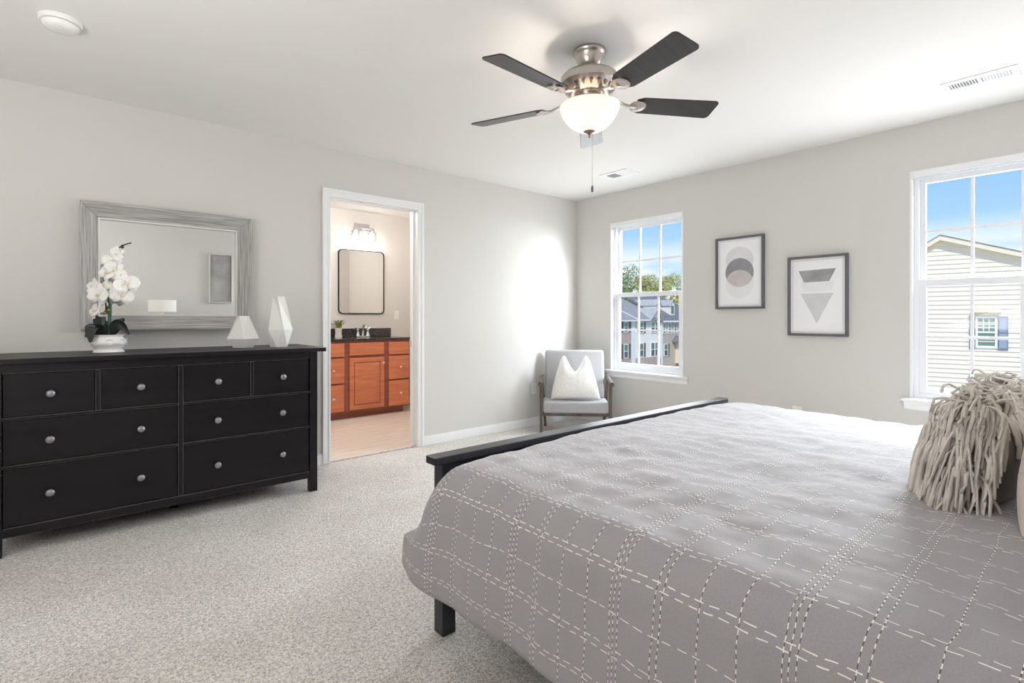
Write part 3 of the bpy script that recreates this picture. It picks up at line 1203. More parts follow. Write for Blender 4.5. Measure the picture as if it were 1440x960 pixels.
def art(yc, zc, label):
    a = thing('framed_print', (XB, yc, zc), label, 'picture', group='framed prints on the window wall')
    a.rotation_euler = (0, 0, -PI / 2)     # local x = viewer's right (-Y), local y = into the wall (+X), z up
    hw, hh, t_, d_ = .2095, .309, .019, .030
    b = MB()
    b.box(-hw, -hw + t_, -d_, -.001, -hh, hh).box(hw - t_, hw, -d_, -.001, -hh, hh)
    b.box(-hw + t_, hw - t_, -d_, -.001, -hh, -hh + t_).box(-hw + t_, hw - t_, -d_, -.001, hh - t_, hh)
    b.build('picture_frame', M_FRAMEGREY, a, bevel=.0015)
    MB().box(-hw + t_ - .002, hw - t_ + .002, -.014, -.002, -hh + t_ - .002, hh - t_ + .002).build('paper', M_PAPER, a)
    b = MB()
    i0, i1 = .020, .0025
    x, z = hw - t_ - i0 * .7, hh - t_ - i0 * .7
    b.box(-x, -x + i1, -.0146, -.014, -z, z).box(x - i1, x, -.0146, -.014, -z, z).box(-x, x, -.0146, -.014, -z, -z + i1).box(-x, x, -.0146, -.014, z - i1, z)
    b.build('mat_line', M_MATLINE, a)
    return a


def wash(name, c1, c2):
    return mat(name, c1, .7, var=(9, c2, .3, .7))


WA = wash('wash_dark', rgb(128, 128, 133), rgb(158, 158, 162))
WB = wash('wash_pale', rgb(224, 224, 226), rgb(214, 214, 217))
WC = wash('wash_rose', rgb(206, 200, 199), rgb(192, 187, 187))
WD = wash('wash_faint', rgb(234, 234, 235), rgb(229, 229, 231))
WE = wash('wash_mid', rgb(214, 214, 216), rgb(202, 202, 205))
WF = wash('wash_charcoal', rgb(136, 136, 139), rgb(168, 168, 171))


def circle(cx_, cz, r, n=48):
    return [(cx_ + r * math.cos(2 * PI * k / n), cz + r * math.sin(2 * PI * k / n)) for k in range(n)]


XZ = Matrix(((1, 0, 0, 0), (0, 0, 1, 0), (0, 1, 0, 0), (0, 0, 0, 1)))


def shape(a, poly, m, layer, name):
    MB().prism(poly, -.014 - .0003 * layer, -.0139, M=XZ).build(name, m, a)


a1 = art(2.105, 1.511, 'framed print of overlapping grey circles, nearer the corner window')
top = .309
shape(a1, circle(0, top - .208, .121), WB, 1, 'circle_shape')
shape(a1, circle(0, top - .408, .121), WD, 1, 'circle_shape')
shape(a1, circle(0, top - .308, .123), WA, 2, 'circle_shape')
ca, cb_ = top - .308, top - .408
r_ = .1225
h_ = (ca - cb_) / 2
ang = math.acos(h_ / r_)
lens = []
for k in range(25):
    t = -ang + 2 * ang * k / 24
    lens.append((r_ * math.sin(t), cb_ + r_ * math.cos(t)))
for k in range(1, 24):
    t = ang - 2 * ang * k / 24
    lens.append((r_ * math.sin(t), ca - r_ * math.cos(t)))
shape(a1, lens, WC, 3, 'lens_shape')
a2 = art(1.499, 1.295, 'framed print of a grey inverted triangle, nearer the big right window')
shape(a2, [(-.132, top - .113), (.129, top - .105), (.084, top - .200), (-.095, top - .203)], WF, 2, 'trapezoid_shape')
shape(a2, [(-.118, top - .205), (.118, top - .200), (.098, top - .272), (-.098, top - .278)], WD, 1, 'band_shape')
shape(a2, [(-.119, top - .290), (.112, top - .290), (-.002, top - .519)], WE, 2, 'triangle_shape')

# ------------------------------------------------------------------ ceiling fan
FC = Vector((1.953, 1.694, H))
fan = thing('ceiling_fan', FC, 'five-blade dark ceiling fan with a lit frosted glass bowl and nickel body', 'ceiling fan')
MB().lathe([(.078, 0), (.080, -.006), (.079, -.014), (.072, -.022), (.066, -.030), (.064, -.045), (.056, -.068), (.044, -.084), (.040, -.086), (.001, -.086)][::-1],
           40).build('canopy', M_NICKEL, fan, smooth=40)
MB().lathe([(.001, -.12), (.030, -.118), (.032, -.104), (.027, -.09), (.020, -.084), (.001, -.08)], 24).build('hanger_ball', mat('dark_bronze', rgb(70, 60, 56), .3, metal=.9), fan, smooth=40)
MB().lathe([(.001, -.108), (.05, -.108), (.100, -.113), (.132, -.124), (.141, -.136), (.141, -.168), (.134, -.178), (.124, -.184), (.096, -.216), (.085, -.222), (.001, -.222)][::-1],
           56).build('motor_housing', M_NICKEL, fan, smooth=30)
for k in range(20):
    b = MB()
    a = 2 * PI * (k + .5) / 20
    M = rot('Z', a)
    p = [(.1265, -.009, -.1895), (.1265, .009, -.1895), (.1130, .002, -.2050), (.1130, -.002, -.2050)]
    b.add(p + [(x - .004, y, z - .003) for x, y, z in p], [(0, 1, 2, 3), (7, 6, 5, 4), (0, 4, 5, 1), (1, 5, 6, 2), (2, 6, 7, 3), (3, 7, 4, 0)], M=M)
    b.build('motor_vent', mat('vent_dark', rgb(150, 124, 104), .4, metal=.8), fan)
MB().lathe([(.001, -.272), (.080, -.272), (.090, -.266), (.094, -.256), (.088, -.248), (.074, -.242), (.070, -.222), (.001, -.22)], 40).build('light_fitter', M_NICKEL, fan, smooth=30)
BASE = math.atan2(1.694, 1.953) - .021
PITCH = -.223
BZ = 2.188 - H
R0_, R1_, HWB = .235, .653, .069


def blade_outline():
    pts = []
    w0, w1 = .056, HWB
    rc = .022
    for ang0, cx_, cy_ in ((-90, R1_ - rc, -w1 + rc), (0, R1_ - rc, w1 - rc)):
        for k in range(7):
            t = math.radians(ang0 + 90 * k / 6)
            pts.append((cx_ + rc * math.cos(t), cy_ + rc * math.sin(t)))
    pts += [(R0_ + .03, w0 + .004), (R0_, w0 - .012), (R0_ - .006, 0), (R0_, -w0 + .012), (R0_ + .03, -w0 - .004)]
    return pts


first = None
for k in range(5):
    M = rot('Z', BASE + k * 2 * PI / 5) @ tr(0, 0, BZ) @ rot('X', PITCH)
    bl = MB().prism(blade_outline(), -.003, .003, M=M).build('blade', M_BLADE, fan, bevel=.001)
    b = MB()
    Mi = rot('Z', BASE + k * 2 * PI / 5)
    # iron: an arm from the motor plus a leaf-shaped plate under the blade root
    arm = [(.085, 0, -.214), (.12, 0, -.226), (.16, 0, -.246), (.20, 0, BZ - .008), (.235, 0, BZ - .007)]
    b.tube(arm, [.016, .015, .013, .016, .02], 8, M=Mi, flat=.35)
    plate = [(.205 + .085 * (1 - math.cos(t)) / 2 * 1.0, .042 * math.sin(t)) for t in [2 * PI * q / 24 for q in range(24)]]
    b.prism(plate, -.0095, -.0035, M=M)
    b.lathe([(.033, -.0105), (.036, -.0095), (.039, -.0065)], 20, M=M @ tr(.248, 0, 0) @ Matrix.Diagonal((1.05, 1, 1, 1)))
    for s in (-1, 1):
        b.lathe([(.0055, -.0125), (.007, -.0105), (.007, -.009)], 10, M=M @ tr(.252, s * .02, 0))
    b.build('blade_iron', M_NICKEL, bl, smooth=40)


def bowl_mat():
    m = bpy.data.materials.new('frosted_alabaster_glass')
    m.use_nodes = True
    t = m.node_tree
    bs = t.nodes['Principled BSDF']
    bs.inputs['Base Color'].default_value = rgb(248, 242, 234)
    bs.inputs['Roughness'].default_value = .45
    bs.inputs['Emission Color'].default_value = (1.0, .94, .88, 1)
    bs.inputs['Emission Strength'].default_value = 0.22
    tl = t.nodes.new('ShaderNodeBsdfTranslucent')
    tl.inputs[0].default_value = (1.0, .95, .89, 1)
    mx_ = t.nodes.new('ShaderNodeMixShader')
    mx_.inputs[0].default_value = .38
    out = t.nodes['Material Output']
    t.links.new(bs.outputs[0], mx_.inputs[1])
    t.links.new(tl.outputs[0], mx_.inputs[2])
    t.links.new(mx_.outputs[0], out.inputs[0])
    return m


bowl_prof = [(.006, -.398), (.030, -.396), (.060, -.388), (.088, -.372), (.112, -.349), (.130, -.322), (.141, -.298), (.1455, -.282), (.1455, -.274), (.141, -.270)]
b = MB().lathe(bowl_prof, 56, cap=False)
o = b.build('light_bowl', bowl_mat(), fan, smooth=180)
sd = o.modifiers.new('t', 'SOLIDIFY')
sd.thickness = .003
MB().lathe([(.001, -.428), (.005, -.427), (.0055, -.423), (.003, -.419), (.005, -.413), (.012, -.405), (.024, -.399), (.030, -.3955), (.028, -.392), (.001, -.39)], 24).build(
    'finial', mat('warm_nickel', rgb(150, 128, 120), .3, metal=.9), fan, smooth=40)
MB().tube([(.02, -.003, -.24), (.02, -.003, -.39), (.018, -.003, -.40), (.018, -.003, -.66)], .0012, 6).build('pull_chain', M_NICKEL, fan)
MB().lathe([(.001, -.692), (.005, -.690), (.0065, -.682), (.006, -.668), (.003, -.660), (.001, -.658)], 14, M=tr(.018, -.003, 0)).build('chain_fob', mat('fob_metal', rgb(110, 108, 106), .35, metal=.8), fan, smooth=40)
for k in range(2):
    a = TH + PI / 2 + k * PI + .35
    lamp('fan_bulb', 'POINT', (FC.x + .06 * math.cos(a), FC.y + .06 * math.sin(a), H - .315), 6.0, (1.0, .90, .81), .03)

# ------------------------------------------------------------------ small fittings
sd_ = thing('smoke_detector', (-.022, 3.035, H), 'round white smoke detector on the ceiling above the dresser', 'smoke detector')
MB().lathe([(.076, 0), (.076, -.012), (.072, -.017), (.066, -.018), (.001, -.018)][::-1], 40).build('base_plate', M_PLASTIC, sd_, smooth=30)
MB().lathe([(.062, -.018), (.062, -.0215), (.001, -.0215)][::-1], 40).build('sensing_gap', M_SLOT, sd_)
MB().lathe([(.065, -.0205), (.064, -.030), (.055, -.040), (.036, -.046), (.001, -.047)][::-1], 40).build('sensor_cover', M_PLASTIC, sd_, smooth=40)
MB().lathe([(.010, -.044), (.010, -.0485), (.001, -.049)][::-1], 16, M=tr(-.01, -.02, 0)).build('test_button', M_CERAMIC, sd_, smooth=40)


def vent(x0, x1, y0, y1, label):
    v_ = thing('ceiling_vent', ((x0 + x1) / 2, (y0 + y1) / 2, H), label, 'air vent', group='white ceiling registers')
    hx, hy = (x1 - x0) / 2, (y1 - y0) / 2
    ix, iy = hx - .045, hy - .032
    b = MB()
    b.box(-hx, -ix, -hy, hy, -.007, 0).box(ix, hx, -hy, hy, -.007, 0).box(-ix, ix, -hy, -iy, -.007, 0).box(-ix, ix, iy, hy, -.007, 0)
    b.box(-ix, ix, -.009, .009, -.007, 0)
    b.build('register_frame', M_TRIM, v_, bevel=.002)
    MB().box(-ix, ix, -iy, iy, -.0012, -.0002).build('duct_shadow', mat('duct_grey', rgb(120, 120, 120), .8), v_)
    for s in (-1, 1):
        b = MB()
        for k in range(9):
            yc = s * (.012 + (iy - .014) * (k + .5) / 9)
            M = tr(0, yc, -.0045) @ rot('X', s * math.radians(38))
            b.box(-ix, ix, -.0055, .0055, -.0007, .0007, M=M)
        b.build('louver_bank', M_TRIM, v_)
    for yy in (-hy + .014, hy - .014):
        MB().lathe([(.001, -.0085), (.004, -.008), (.0045, -.0065)], 10, M=tr(0, yy, 0)).build('screw', M_NICKEL, v_)
    return v_


vent(3.727, 3.93, 2.815, 3.112, 'small white ceiling register above the corner near the fan')
vent(3.727, 3.90, .338, .655, 'white ceiling register above the big right window')


def plate_parts(root, slots):
    """local x across, y out of the wall, z up"""
    MB().box(-.035, .035, 0, .0055, -.0575, .0575).build('cover_plate', M_PLASTIC, root, bevel=.002)
    if slots == 'outlet':
        for z_ in (-.02, .02):
            b = MB().prism([(-.017 + .0, -.011), (.017, -.011), (.017, .011), (-.017, .011)], 0, .0022, M=Matrix(((1, 0, 0, 0), (0, 0, 1, .0055), (0, 1, 0, z_), (0, 0, 0, 1))))
            r_o = b.build('receptacle', M_CERAMIC, root, bevel=.001)
            b = MB()
            for x_ in (-.0062, .0062):
                b.box(x_ - .0011, x_ + .0011, .0076, .0081, z_ - .004, z_ + .005)
            b.box(-.002, .002, .0076, .0081, z_ - .0095, z_ - .006)
            b.build('socket_slot', M_SLOT, r_o)
    else:
        MB().box(-.0165, .0165, .0055, .0085, -.033, .033).build('rocker', M_CERAMIC, root, bevel=.001)


ou = thing('wall_outlet', (XB, 1.646, .372), 'white wall outlet beneath the two framed prints', 'outlet', rotz=PI / 2, group='white wall outlets')
plate_parts(ou, 'outlet')
ou = thing('wall_outlet', (3.705, YA, .385), 'white wall outlet on the wall behind the grey armchair', 'outlet', rotz=PI, group='white wall outlets')
plate_parts(ou, 'outlet')
sw = thing('light_switch', (3.247, BY1, 1.157), 'white rocker light switch on the bathroom wall right of the mirror', 'light switch', rotz=PI)
plate_parts(sw, 'rocker')

# ------------------------------------------------------------------ bathroom
VX0, VX1, VF, VB = 2.035, 3.128, 5.55, 6.095
VT = .862
va = thing('bathroom_vanity', (2.58, 5.82, 0.004), 'cherry wood bathroom vanity with drawers and raised-panel door', 'vanity')


def vbx(b, x0, x1, y0, y1, z0, z1):
    return b.box(x0 - 2.58, x1 - 2.58, y0 - 5.82, y1 - 5.82, z0, z1)


b = MB()
vbx(b, VX0, VX1, VF, VB, .075, VT)
vbx(b, VX0 + .01, VX1 - .055, VF + .06, VB, 0, .075)
b.build('carcass', M_CHERRYF, va, bevel=.002)


def raised(x0, x1, z0, z1, name, panel):
    b = MB()
    vbx(b, x0, x1, VF - .019, VF, z0, z1)
    o = b.build(name, M_CHERRY, va, bevel=.005)
    if panel:
        m_ = .048
        y0 = VF - .019 - 5.82
        xa, xb, za, zb = x0 + m_ - 2.58, x1 - m_ - 2.58, z0 + m_, z1 - m_
        g = .012
        q = .03
        # a groove round a raised field
        b = MB()
        ring = [(xa, y0 - .0005, za), (xb, y0 - .0005, za), (xb, y0 - .0005, zb), (xa, y0 - .0005, zb)]
        r2 = [(xa + g, y0 + .0 - .0004, za + g), (xb - g, y0 - .0004, za + g), (xb - g, y0 - .0004, zb - g), (xa + g, y0 - .0004, zb - g)]
        r3 = [(xa + g + q, y0 - .007, za + g + q), (xb - g - q, y0 - .007, za + g + q), (xb - g - q, y0 - .007, zb - g - q), (xa + g + q, y0 - .007, zb - g - q)]
        b.add(r2 + r3, [(0, 1, 5, 4), (1, 2, 6, 5), (2, 3, 7, 6), (3, 0, 4, 7), (4, 5, 6, 7)])
        b.build('raised_panel', M_CHERRY, o)
        b = MB()
        for (ax_, bx_, az_, bz_) in ((xa, xb, za, za + g), (xa, xb, zb - g, zb), (xa, xa + g, za + g, zb - g), (xb - g, xb, za + g, zb - g)):
            b.box(ax_, bx_, y0 - .001, y0, az_, bz_)
        b.build('panel_groove', M_CHERRYF, o)
    return o


vk = MB().lathe([(.005, 0), (.005, .010), (.013, .016), (.014, .021), (.009, .026), (.001, .027)], 16, M=rot('X', PI / 2))


def vknob(x, z, par):
    k = MB()
    k.add(vk.v, vk.f, tr(x - 2.58, VF - .019 - 5.82, z))
    k.build('knob', mat('satin_knob', rgb(236, 224, 214), .3, metal=.6), par, smooth=60)


raised(2.374, 2.790, .700, .838, 'false_drawer_front', False)
vknob(2.772, .604, raised(2.374, 2.790, .095, .672, 'door', True))
for x0, x1, kx in ((2.055, 2.313, 2.187), (2.848, 3.112, 2.995)):
    raised(x0, x1, .692, .838, 'drawer', False)
    vknob(kx, .541, raised(x0, x1, .402, .674, 'drawer', False))
    vknob(kx, .234, raised(x0, x1, .090, .384, 'drawer', False))
ct = thing('vanity_countertop', (2.58, 5.82, VT + .004), 'black granite countertop with a low backsplash on the cherry vanity', 'countertop')
b = MB()
vbx(b, VX0 - .012, VX1 + .014, VF - .022, VB + .004, 0, .026)
b.build('counter_slab', M_GRANITE, ct, bevel=.003)
b = MB()
vbx(b, VX0 - .012, VX1 + .03, VB - .016, VB + .004, .026, .128)
b.build('backsplash', M_GRANITE, ct, bevel=.002)
CT = VT + .030
fa = thing('faucet', (2.715, 5.945, CT + .0005), 'chrome two-handle faucet on the black granite bathroom countertop', 'faucet')
MB().box(-.085, .085, -.026, .026, 0, .012).build('faucet_base', M_CHROME, fa, bevel=.006)
MB().tube([(0, 0, .012), (0, 0, .06), (0, -.005, .11), (0, -.03, .145), (0, -.07, .145), (0, -.095, .125), (0, -.10, .105)], [.016, .013, .012, .011, .0105, .0105, .011], 12).build('spout', M_CHROME, fa, smooth=60)
for s in (-1, 1):
    b = MB()
    b.lathe([(.027, .012), (.022, .03), (.013, .06), (.012, .075), (.016, .082), (.015, .092), (.006, .1), (.001, .1)], 18, M=tr(s * .062, 0, 0))
    b.tube([(s * .062, 0, .09), (s * .085, -.008, .105), (s * .105, -.012, .112)], [.006, .005, .006], 8)
    b.build('handle', M_CHROME, fa, smooth=50)
pl = thing('potted_grass', (2.417, 5.955, CT + .0005), 'small green grass plant in a white vase on the bathroom counter', 'potted plant')
MB().lathe([(.043, 0), (.044, .003), (.040, .02), (.036, .055), (.039, .09), (.045, .112), (.041, .112), (.036, .10), (.001, .098)], 28).build('pot', M_POTGLOSS, pl, smooth=50)
random.seed(4)
b = MB()
for k in range(90):
    a = random.random() * 2 * PI
    sp_ = random.uniform(.02, .095)
    hh = random.uniform(.06, .115)
    r0 = random.uniform(0, .03)
    pts = [(math.cos(a) * (r0 + sp_ * t ** 1.6), math.sin(a) * (r0 + sp_ * t ** 1.6), .10 + hh * math.sin(t * 1.45)) for t in (0, .3, .6, .85, 1)]
    b.tube(pts, [.003, .0034, .003, .002, .0006], 4, flat=.3)
o = b.build('grass_tuft', M_GRASSBL, pl, smooth=60)
o['kind'] = 'stuff'
# rounded bathroom mirror


def rrect(hw, hh, r, n=8):
    pts = []
    for cx_, cz, a0 in ((hw - r, hh - r, 0), (-hw + r, hh - r, 90), (-hw + r, -hh + r, 180), (hw - r, -hh + r, 270)):
        for k in range(n + 1):
            t = math.radians(a0 + 90 * k / n)
            pts.append((cx_ + r * math.cos(t), cz + r * math.sin(t)))
    return pts


bm_ = thing('bathroom_mirror', (2.765, BY1, 1.565), 'black-edged rounded rectangular mirror over the bathroom vanity', 'mirror')
MB().prism(rrect(.290, .384, .046), -.020, -.004, M=XZ).build('mirror_glass', M_MIRROR, bm_)
po, pi_ = rrect(.297, .391, .05), rrect(.288, .382, .044)
n_ = len(po)
vs_ = [(x, -.026, z) for x, z in po] + [(x, -.026, z) for x, z in pi_] + [(x, -.001, z) for x, z in po] + [(x, -.001, z) for x, z in pi_]
fs_ = []
for i in range(n_):
    j = (i + 1) % n_
    fs_ += [(i, j, n_ + j, n_ + i), (2 * n_ + i, 2 * n_ + j, j, i), (n_ + i, n_ + j, 3 * n_ + j, 3 * n_ + i), (3 * n_ + i, 3 * n_ + j, 2 * n_ + j, 2 * n_ + i)]
MB().add(vs_, fs_).build('mirror_frame', mat('black_metal', rgb(42, 38, 36), .4, metal=.6), bm_, smooth=30)
# two-light bar
lamp('bathroom_fill', 'POINT', (2.05, 4.75, H - .2), 38, (1.0, .975, .95), .12)  # unseen fill lamp added to brighten the bathroom, without a fixture
vl = thing('vanity_light', (2.765, BY1, 2.20), 'two-light vanity fixture with clear glass shades above the bathroom mirror', 'wall light')
MB().box(-.10, .10, -.022, -.001, -.005, .085).build('back_plate', M_CHROME, vl, bevel=.004)
MB().tube([(-.125, -.075, .02), (.125, -.075, .02)], .011, 10).build('cross_bar', M_CHROME, vl, smooth=60)
MB().tube([(0, -.02, .02), (0, -.075, .02)], .012, 10).build('arm', M_CHROME, vl, smooth=60)
for s in (-1, 1):
    MB().lathe([(.001, .03), (.022, .03), (.030, .018), (.032, -.012), (.024, -.02), (.001, -.02)][::-1], 20, M=tr(s * .108, -.075, 0)).build('socket_cup', M_CHROME, vl, smooth=40)
    o = MB().lathe([(.030, -.012), (.052, -.020), (.056, -.032), (.056, -.145)], 28, M=tr(s * .108, -.075, 0), cap=False).build('glass_shade', M_CLEAR, vl, smooth=60)
    s_ = o.modifiers.new('t', 'SOLIDIFY')
    s_.thickness = .003
    MB().lathe([(.001, -.115), (.014, -.112), (.026, -.095), (.029, -.078), (.022, -.055), (.013, -.035), (.012, -.018), (.001, -.018)], 18, M=tr(s * .108, -.075, 0)).build(
        'bulb', mat('lit_bulb', rgb(255, 250, 240), .5, emit=((1, .93, .82, 1), 9.0)), vl, smooth=60)
    lamp('vanity_bulb', 'POINT', (2.765 + s * .108, BY1 - .075 - .04, 2.02), 2.2, (1.0, .95, .91), .04)

# ------------------------------------------------------------------ behind the camera, seen in the wall mirror
ns = thing('nightstand', (.62, -.50, 0), 'small black nightstand beside the head of the bed', 'nightstand')
MB().box(-.215, .215, -.20, .20, .585, .61).build('table_top', M_BLACK, ns, bevel=.002)
for sx in (-1, 1):
    for sy in (-1, 1):
        MB().box(sx * .18 - .02, sx * .18 + .02, sy * .165 - .02, sy * .165 + .02, 0, .585).build('leg', M_BLACK, ns)
dd = MB().box(-.16, .16, .16, .178, .43, .575).build('drawer', M_BLACK, ns, bevel=.002)
k = MB()
k.add(knob_b.v, knob_b.f, tr(0, .178, .50) @ rot('Z', PI))
k.build('knob', M_KNOB, dd, smooth=60)
MB().box(-.16, .16, -.16, .16, .20, .22).build('shelf', M_BLACK, ns)
tl_ = thing('table_lamp', (.785, -.50, .61), 'table lamp with a white drum shade on the nightstand', 'lamp')
MB().lathe([(.075, 0), (.078, .01), (.05, .02), (.02, .05), (.06, .12), (.085, .22), (.08, .32), (.045, .42), (.018, .46), (.012, .5), (.012, .60), (.001, .60)], 28).build('lamp_base', M_CERAMIC, tl_, smooth=50)
MB().lathe([(.160, .595), (.160, .75), (.157, .75), (.157, .595)], 40, cap=False).build('lamp_shade', M_SHADE, tl_, smooth=40)
MB().lathe([(.001, .77), (.008, .765), (.009, .755), (.004, .748), (.004, .60), (.001, .6)], 12).build('lamp_finial', M_NICKEL, tl_, smooth=40)
cp = thing('framed_canvas', (1.515, YR, 1.70), 'grey canvas in a slim silver frame on the wall above the headboard', 'picture')
MB().box(-.130, .130, .001, .022, -.335, .335).build('canvas', M_CANVAS, cp)
b = MB()
for (x0, x1, z0, z1) in ((-.15, -.139, -.355, .355), (.139, .15, -.355, .355), (-.139, .139, -.355, -.344), (-.139, .139, .344, .355)):
    b.box(x0, x1, .001, .045, z0, z1)
b.build('frame', M_SILVER, cp, bevel=.0015)

# ------------------------------------------------------------------ outdoors
GZ = -5.6
M_LAWN = mat('lawn', rgb(152, 152, 126), .9, var=(9, rgb(170, 166, 144), .35, .7))
MB().box(7, 260, -160, 240, GZ - .4, GZ).build('ground_outside', M_LAWN, kind='structure')


def siding_mat(name, c1, course, c2=None):
    m = mat(name, c1, .6)
    t = m.node_tree
    bs = t.nodes['Principled BSDF']
    co = t.nodes.new('ShaderNodeTexCoord')
    sp_ = t.nodes.new('ShaderNodeSeparateXYZ')
    t.links.new(co.outputs['Object'], sp_.inputs[0])
    dv = t.nodes.new('ShaderNodeMath')
    dv.operation = 'DIVIDE'
    dv.inputs[1].default_value = course
    t.links.new(sp_.outputs[2], dv.inputs[0])
    fr = t.nodes.new('ShaderNodeMath')
    fr.operation = 'FRACT'
    t.links.new(dv.outputs[0], fr.inputs[0])
    inv = t.nodes.new('ShaderNodeMath')
    inv.operation = 'SUBTRACT'
    inv.inputs[0].default_value = 1.0
    t.links.new(fr.outputs[0], inv.inputs[1])
    bp = t.nodes.new('ShaderNodeBump')
    bp.inputs['Strength'].default_value = 1.0
    bp.inputs['Distance'].default_value = course * .12
    t.links.new(inv.outputs[0], bp.inputs['Height'])
    t.links.new(bp.outputs[0], bs.inputs['Normal'])
    return m


def brick_mat(name, c1, c2, c3):
    m = mat(name, c1, .8)
    t = m.node_tree
    bs = t.nodes['Principled BSDF']
    co = t.nodes.new('ShaderNodeTexCoord')
    mp_ = t.nodes.new('ShaderNodeMapping')
    mp_.inputs['Rotation'].default_value = (PI / 2, 0, 0)
    t.links.new(co.outputs['Object'], mp_.inputs[0])
    br = t.nodes.new('ShaderNodeTexBrick')
    br.inputs['Color1'].default_value = c1
    br.inputs['Color2'].default_value = c2
    br.inputs['Mortar'].default_value = c3
    br.inputs['Scale'].default_value = 2.2
    br.inputs['Row Height'].default_value = .22
    t.links.new(mp_.outputs[0], br.inputs[0])
    t.links.new(br.outputs[0], bs.inputs['Base Color'])
    return m


M_SIDING = mat('cream_siding', rgb(243, 232, 216), .55)
M_SIDINGW = siding_mat('white_siding', rgb(246, 240, 230), .16)
M_BRICK = brick_mat('red_brick', rgb(196, 168, 152), rgb(176, 148, 134), rgb(214, 200, 190))
M_TAN = brick_mat('tan_brick', rgb(200, 182, 168), rgb(184, 166, 152), rgb(216, 206, 198))
M_SHINGLE = mat('grey_shingle', rgb(166, 163, 156), .85, var=(3, rgb(148, 145, 139), .35, .65))
M_SHINGLE2 = mat('pale_shingle', rgb(192, 190, 186), .85, var=(3, rgb(176, 174, 172), .35, .65))
M_SHINGLED = mat('dark_shingle', rgb(132, 130, 128), .85, var=(3, rgb(114, 112, 111), .35, .65))
M_EXTW = mat('exterior_white_trim', rgb(240, 240, 238), .5)
M_EXTCREAM = mat('exterior_cream_trim', rgb(240, 228, 204), .5)
M_PANE = mat('exterior_pane', rgb(84, 98, 96), .08, spec=.8)
M_PANEG = mat('exterior_pane_green', rgb(110, 138, 122), .08, spec=.6)
M_PANEB = mat('exterior_pane_blue', rgb(140, 162, 182), .08, spec=.6)
M_SHUTTER = mat('brown_shutter', rgb(110, 96, 92), .6)
M_SHUTTERB = mat('blue_shutter', rgb(122, 132, 148), .6)

# the neighbour's side wall: local x along the wall (to the viewer's right), y into the house, z up
D2 = Vector((-.164, .986, 0)).normalized()
NBP = Vector((26.0, 4.54, 0))
nb = thing('neighbor_house', (NBP.x, NBP.y, 0), 'cream clapboard house with a low gable seen through the right window', 'house',
           rotz=math.atan2(-D2.y, -D2.x))


def nbx(b, x0, x1, y0, y1, z0, z1):
    return b.box(x0, x1, y0, y1, z0, z1)


# gable outline: ridge at x=0; clapboards are real overlapping boards
XLW, XRW, PKZ = -4.6, 6.4, 4.22


def roof_z(x):
    return PKZ - (.655 * -x if x < 0 else .366 * x)


b = MB()
crs = .176
z = GZ
while z < PKZ - .02:
    zt = min(z + crs, PKZ - .01)
    if zt <= roof_z(XRW):
        xa0, xb0 = XLW, XRW
    xa = XLW if roof_z(XLW) >= z else -(PKZ - z) / .655
    xb = XRW if roof_z(XRW) >= z else (PKZ - z) / .366
    xa2 = XLW if roof_z(XLW) >= zt else -(PKZ - zt) / .655
    xb2 = XRW if roof_z(XRW) >= zt else (PKZ - zt) / .366
    b.add([(xa, -.036, z), (xb, -.036, z), (xb2, 0.0, zt), (xa2, 0.0, zt), (xa, .02, z), (xb, .02, z)], [(0, 1, 2, 3), (0, 4, 5, 1)])
    z += crs
b.add([(XLW, .02, GZ), (XRW, .02, GZ), (XRW, .02, roof_z(XRW)), (0, .02, PKZ), (XLW, .02, roof_z(XLW)),
       (XLW, 9, GZ), (XRW, 9, GZ), (XRW, 9, roof_z(XRW)), (0, 9, PKZ), (XLW, 9, roof_z(XLW))],
      [(0, 1, 2, 3, 4), (5, 9, 8, 7, 6), (0, 5, 6, 1), (1, 6, 7, 2), (4, 9, 5, 0)])
b.build('siding_wall', M_SIDING, nb, fix=False)
b = MB()
for xs, sl in ((XLW - .35, .655), (XRW + .35, .366)):
    ze = PKZ - abs(xs) * sl
    b.add([(0, -.30, PKZ + .12), (xs, -.30, ze + .12), (xs, 9.2, ze + .12), (0, 9.2, PKZ + .12), (0, -.30, PKZ + .085), (xs, -.30, ze + .085), (xs, 9.2, ze + .085), (0, 9.2, PKZ + .085)],
          [(0, 1, 2, 3), (4, 7, 6, 5), (0, 4, 5, 1), (1, 5, 6, 2), (2, 6, 7, 3)])
b.build('roof', M_SHINGLED, nb)
b = MB()
for xs, sl in ((XLW - .3, .655), (XRW + .3, .366)):
    ze = PKZ - abs(xs) * sl
    b.add([(0, -.28, PKZ + .085), (xs, -.28, ze + .085), (xs, -.28, ze - .09), (0, -.28, PKZ - .09), (0, 0, PKZ + .085), (xs, 0, ze + .085), (xs, 0, ze - .09), (0, 0, PKZ - .09)],
          [(0, 1, 2, 3), (4, 7, 6, 5), (0, 4, 5, 1), (3, 2, 6, 7)])
b.build('rake_board', M_EXTCREAM, nb)


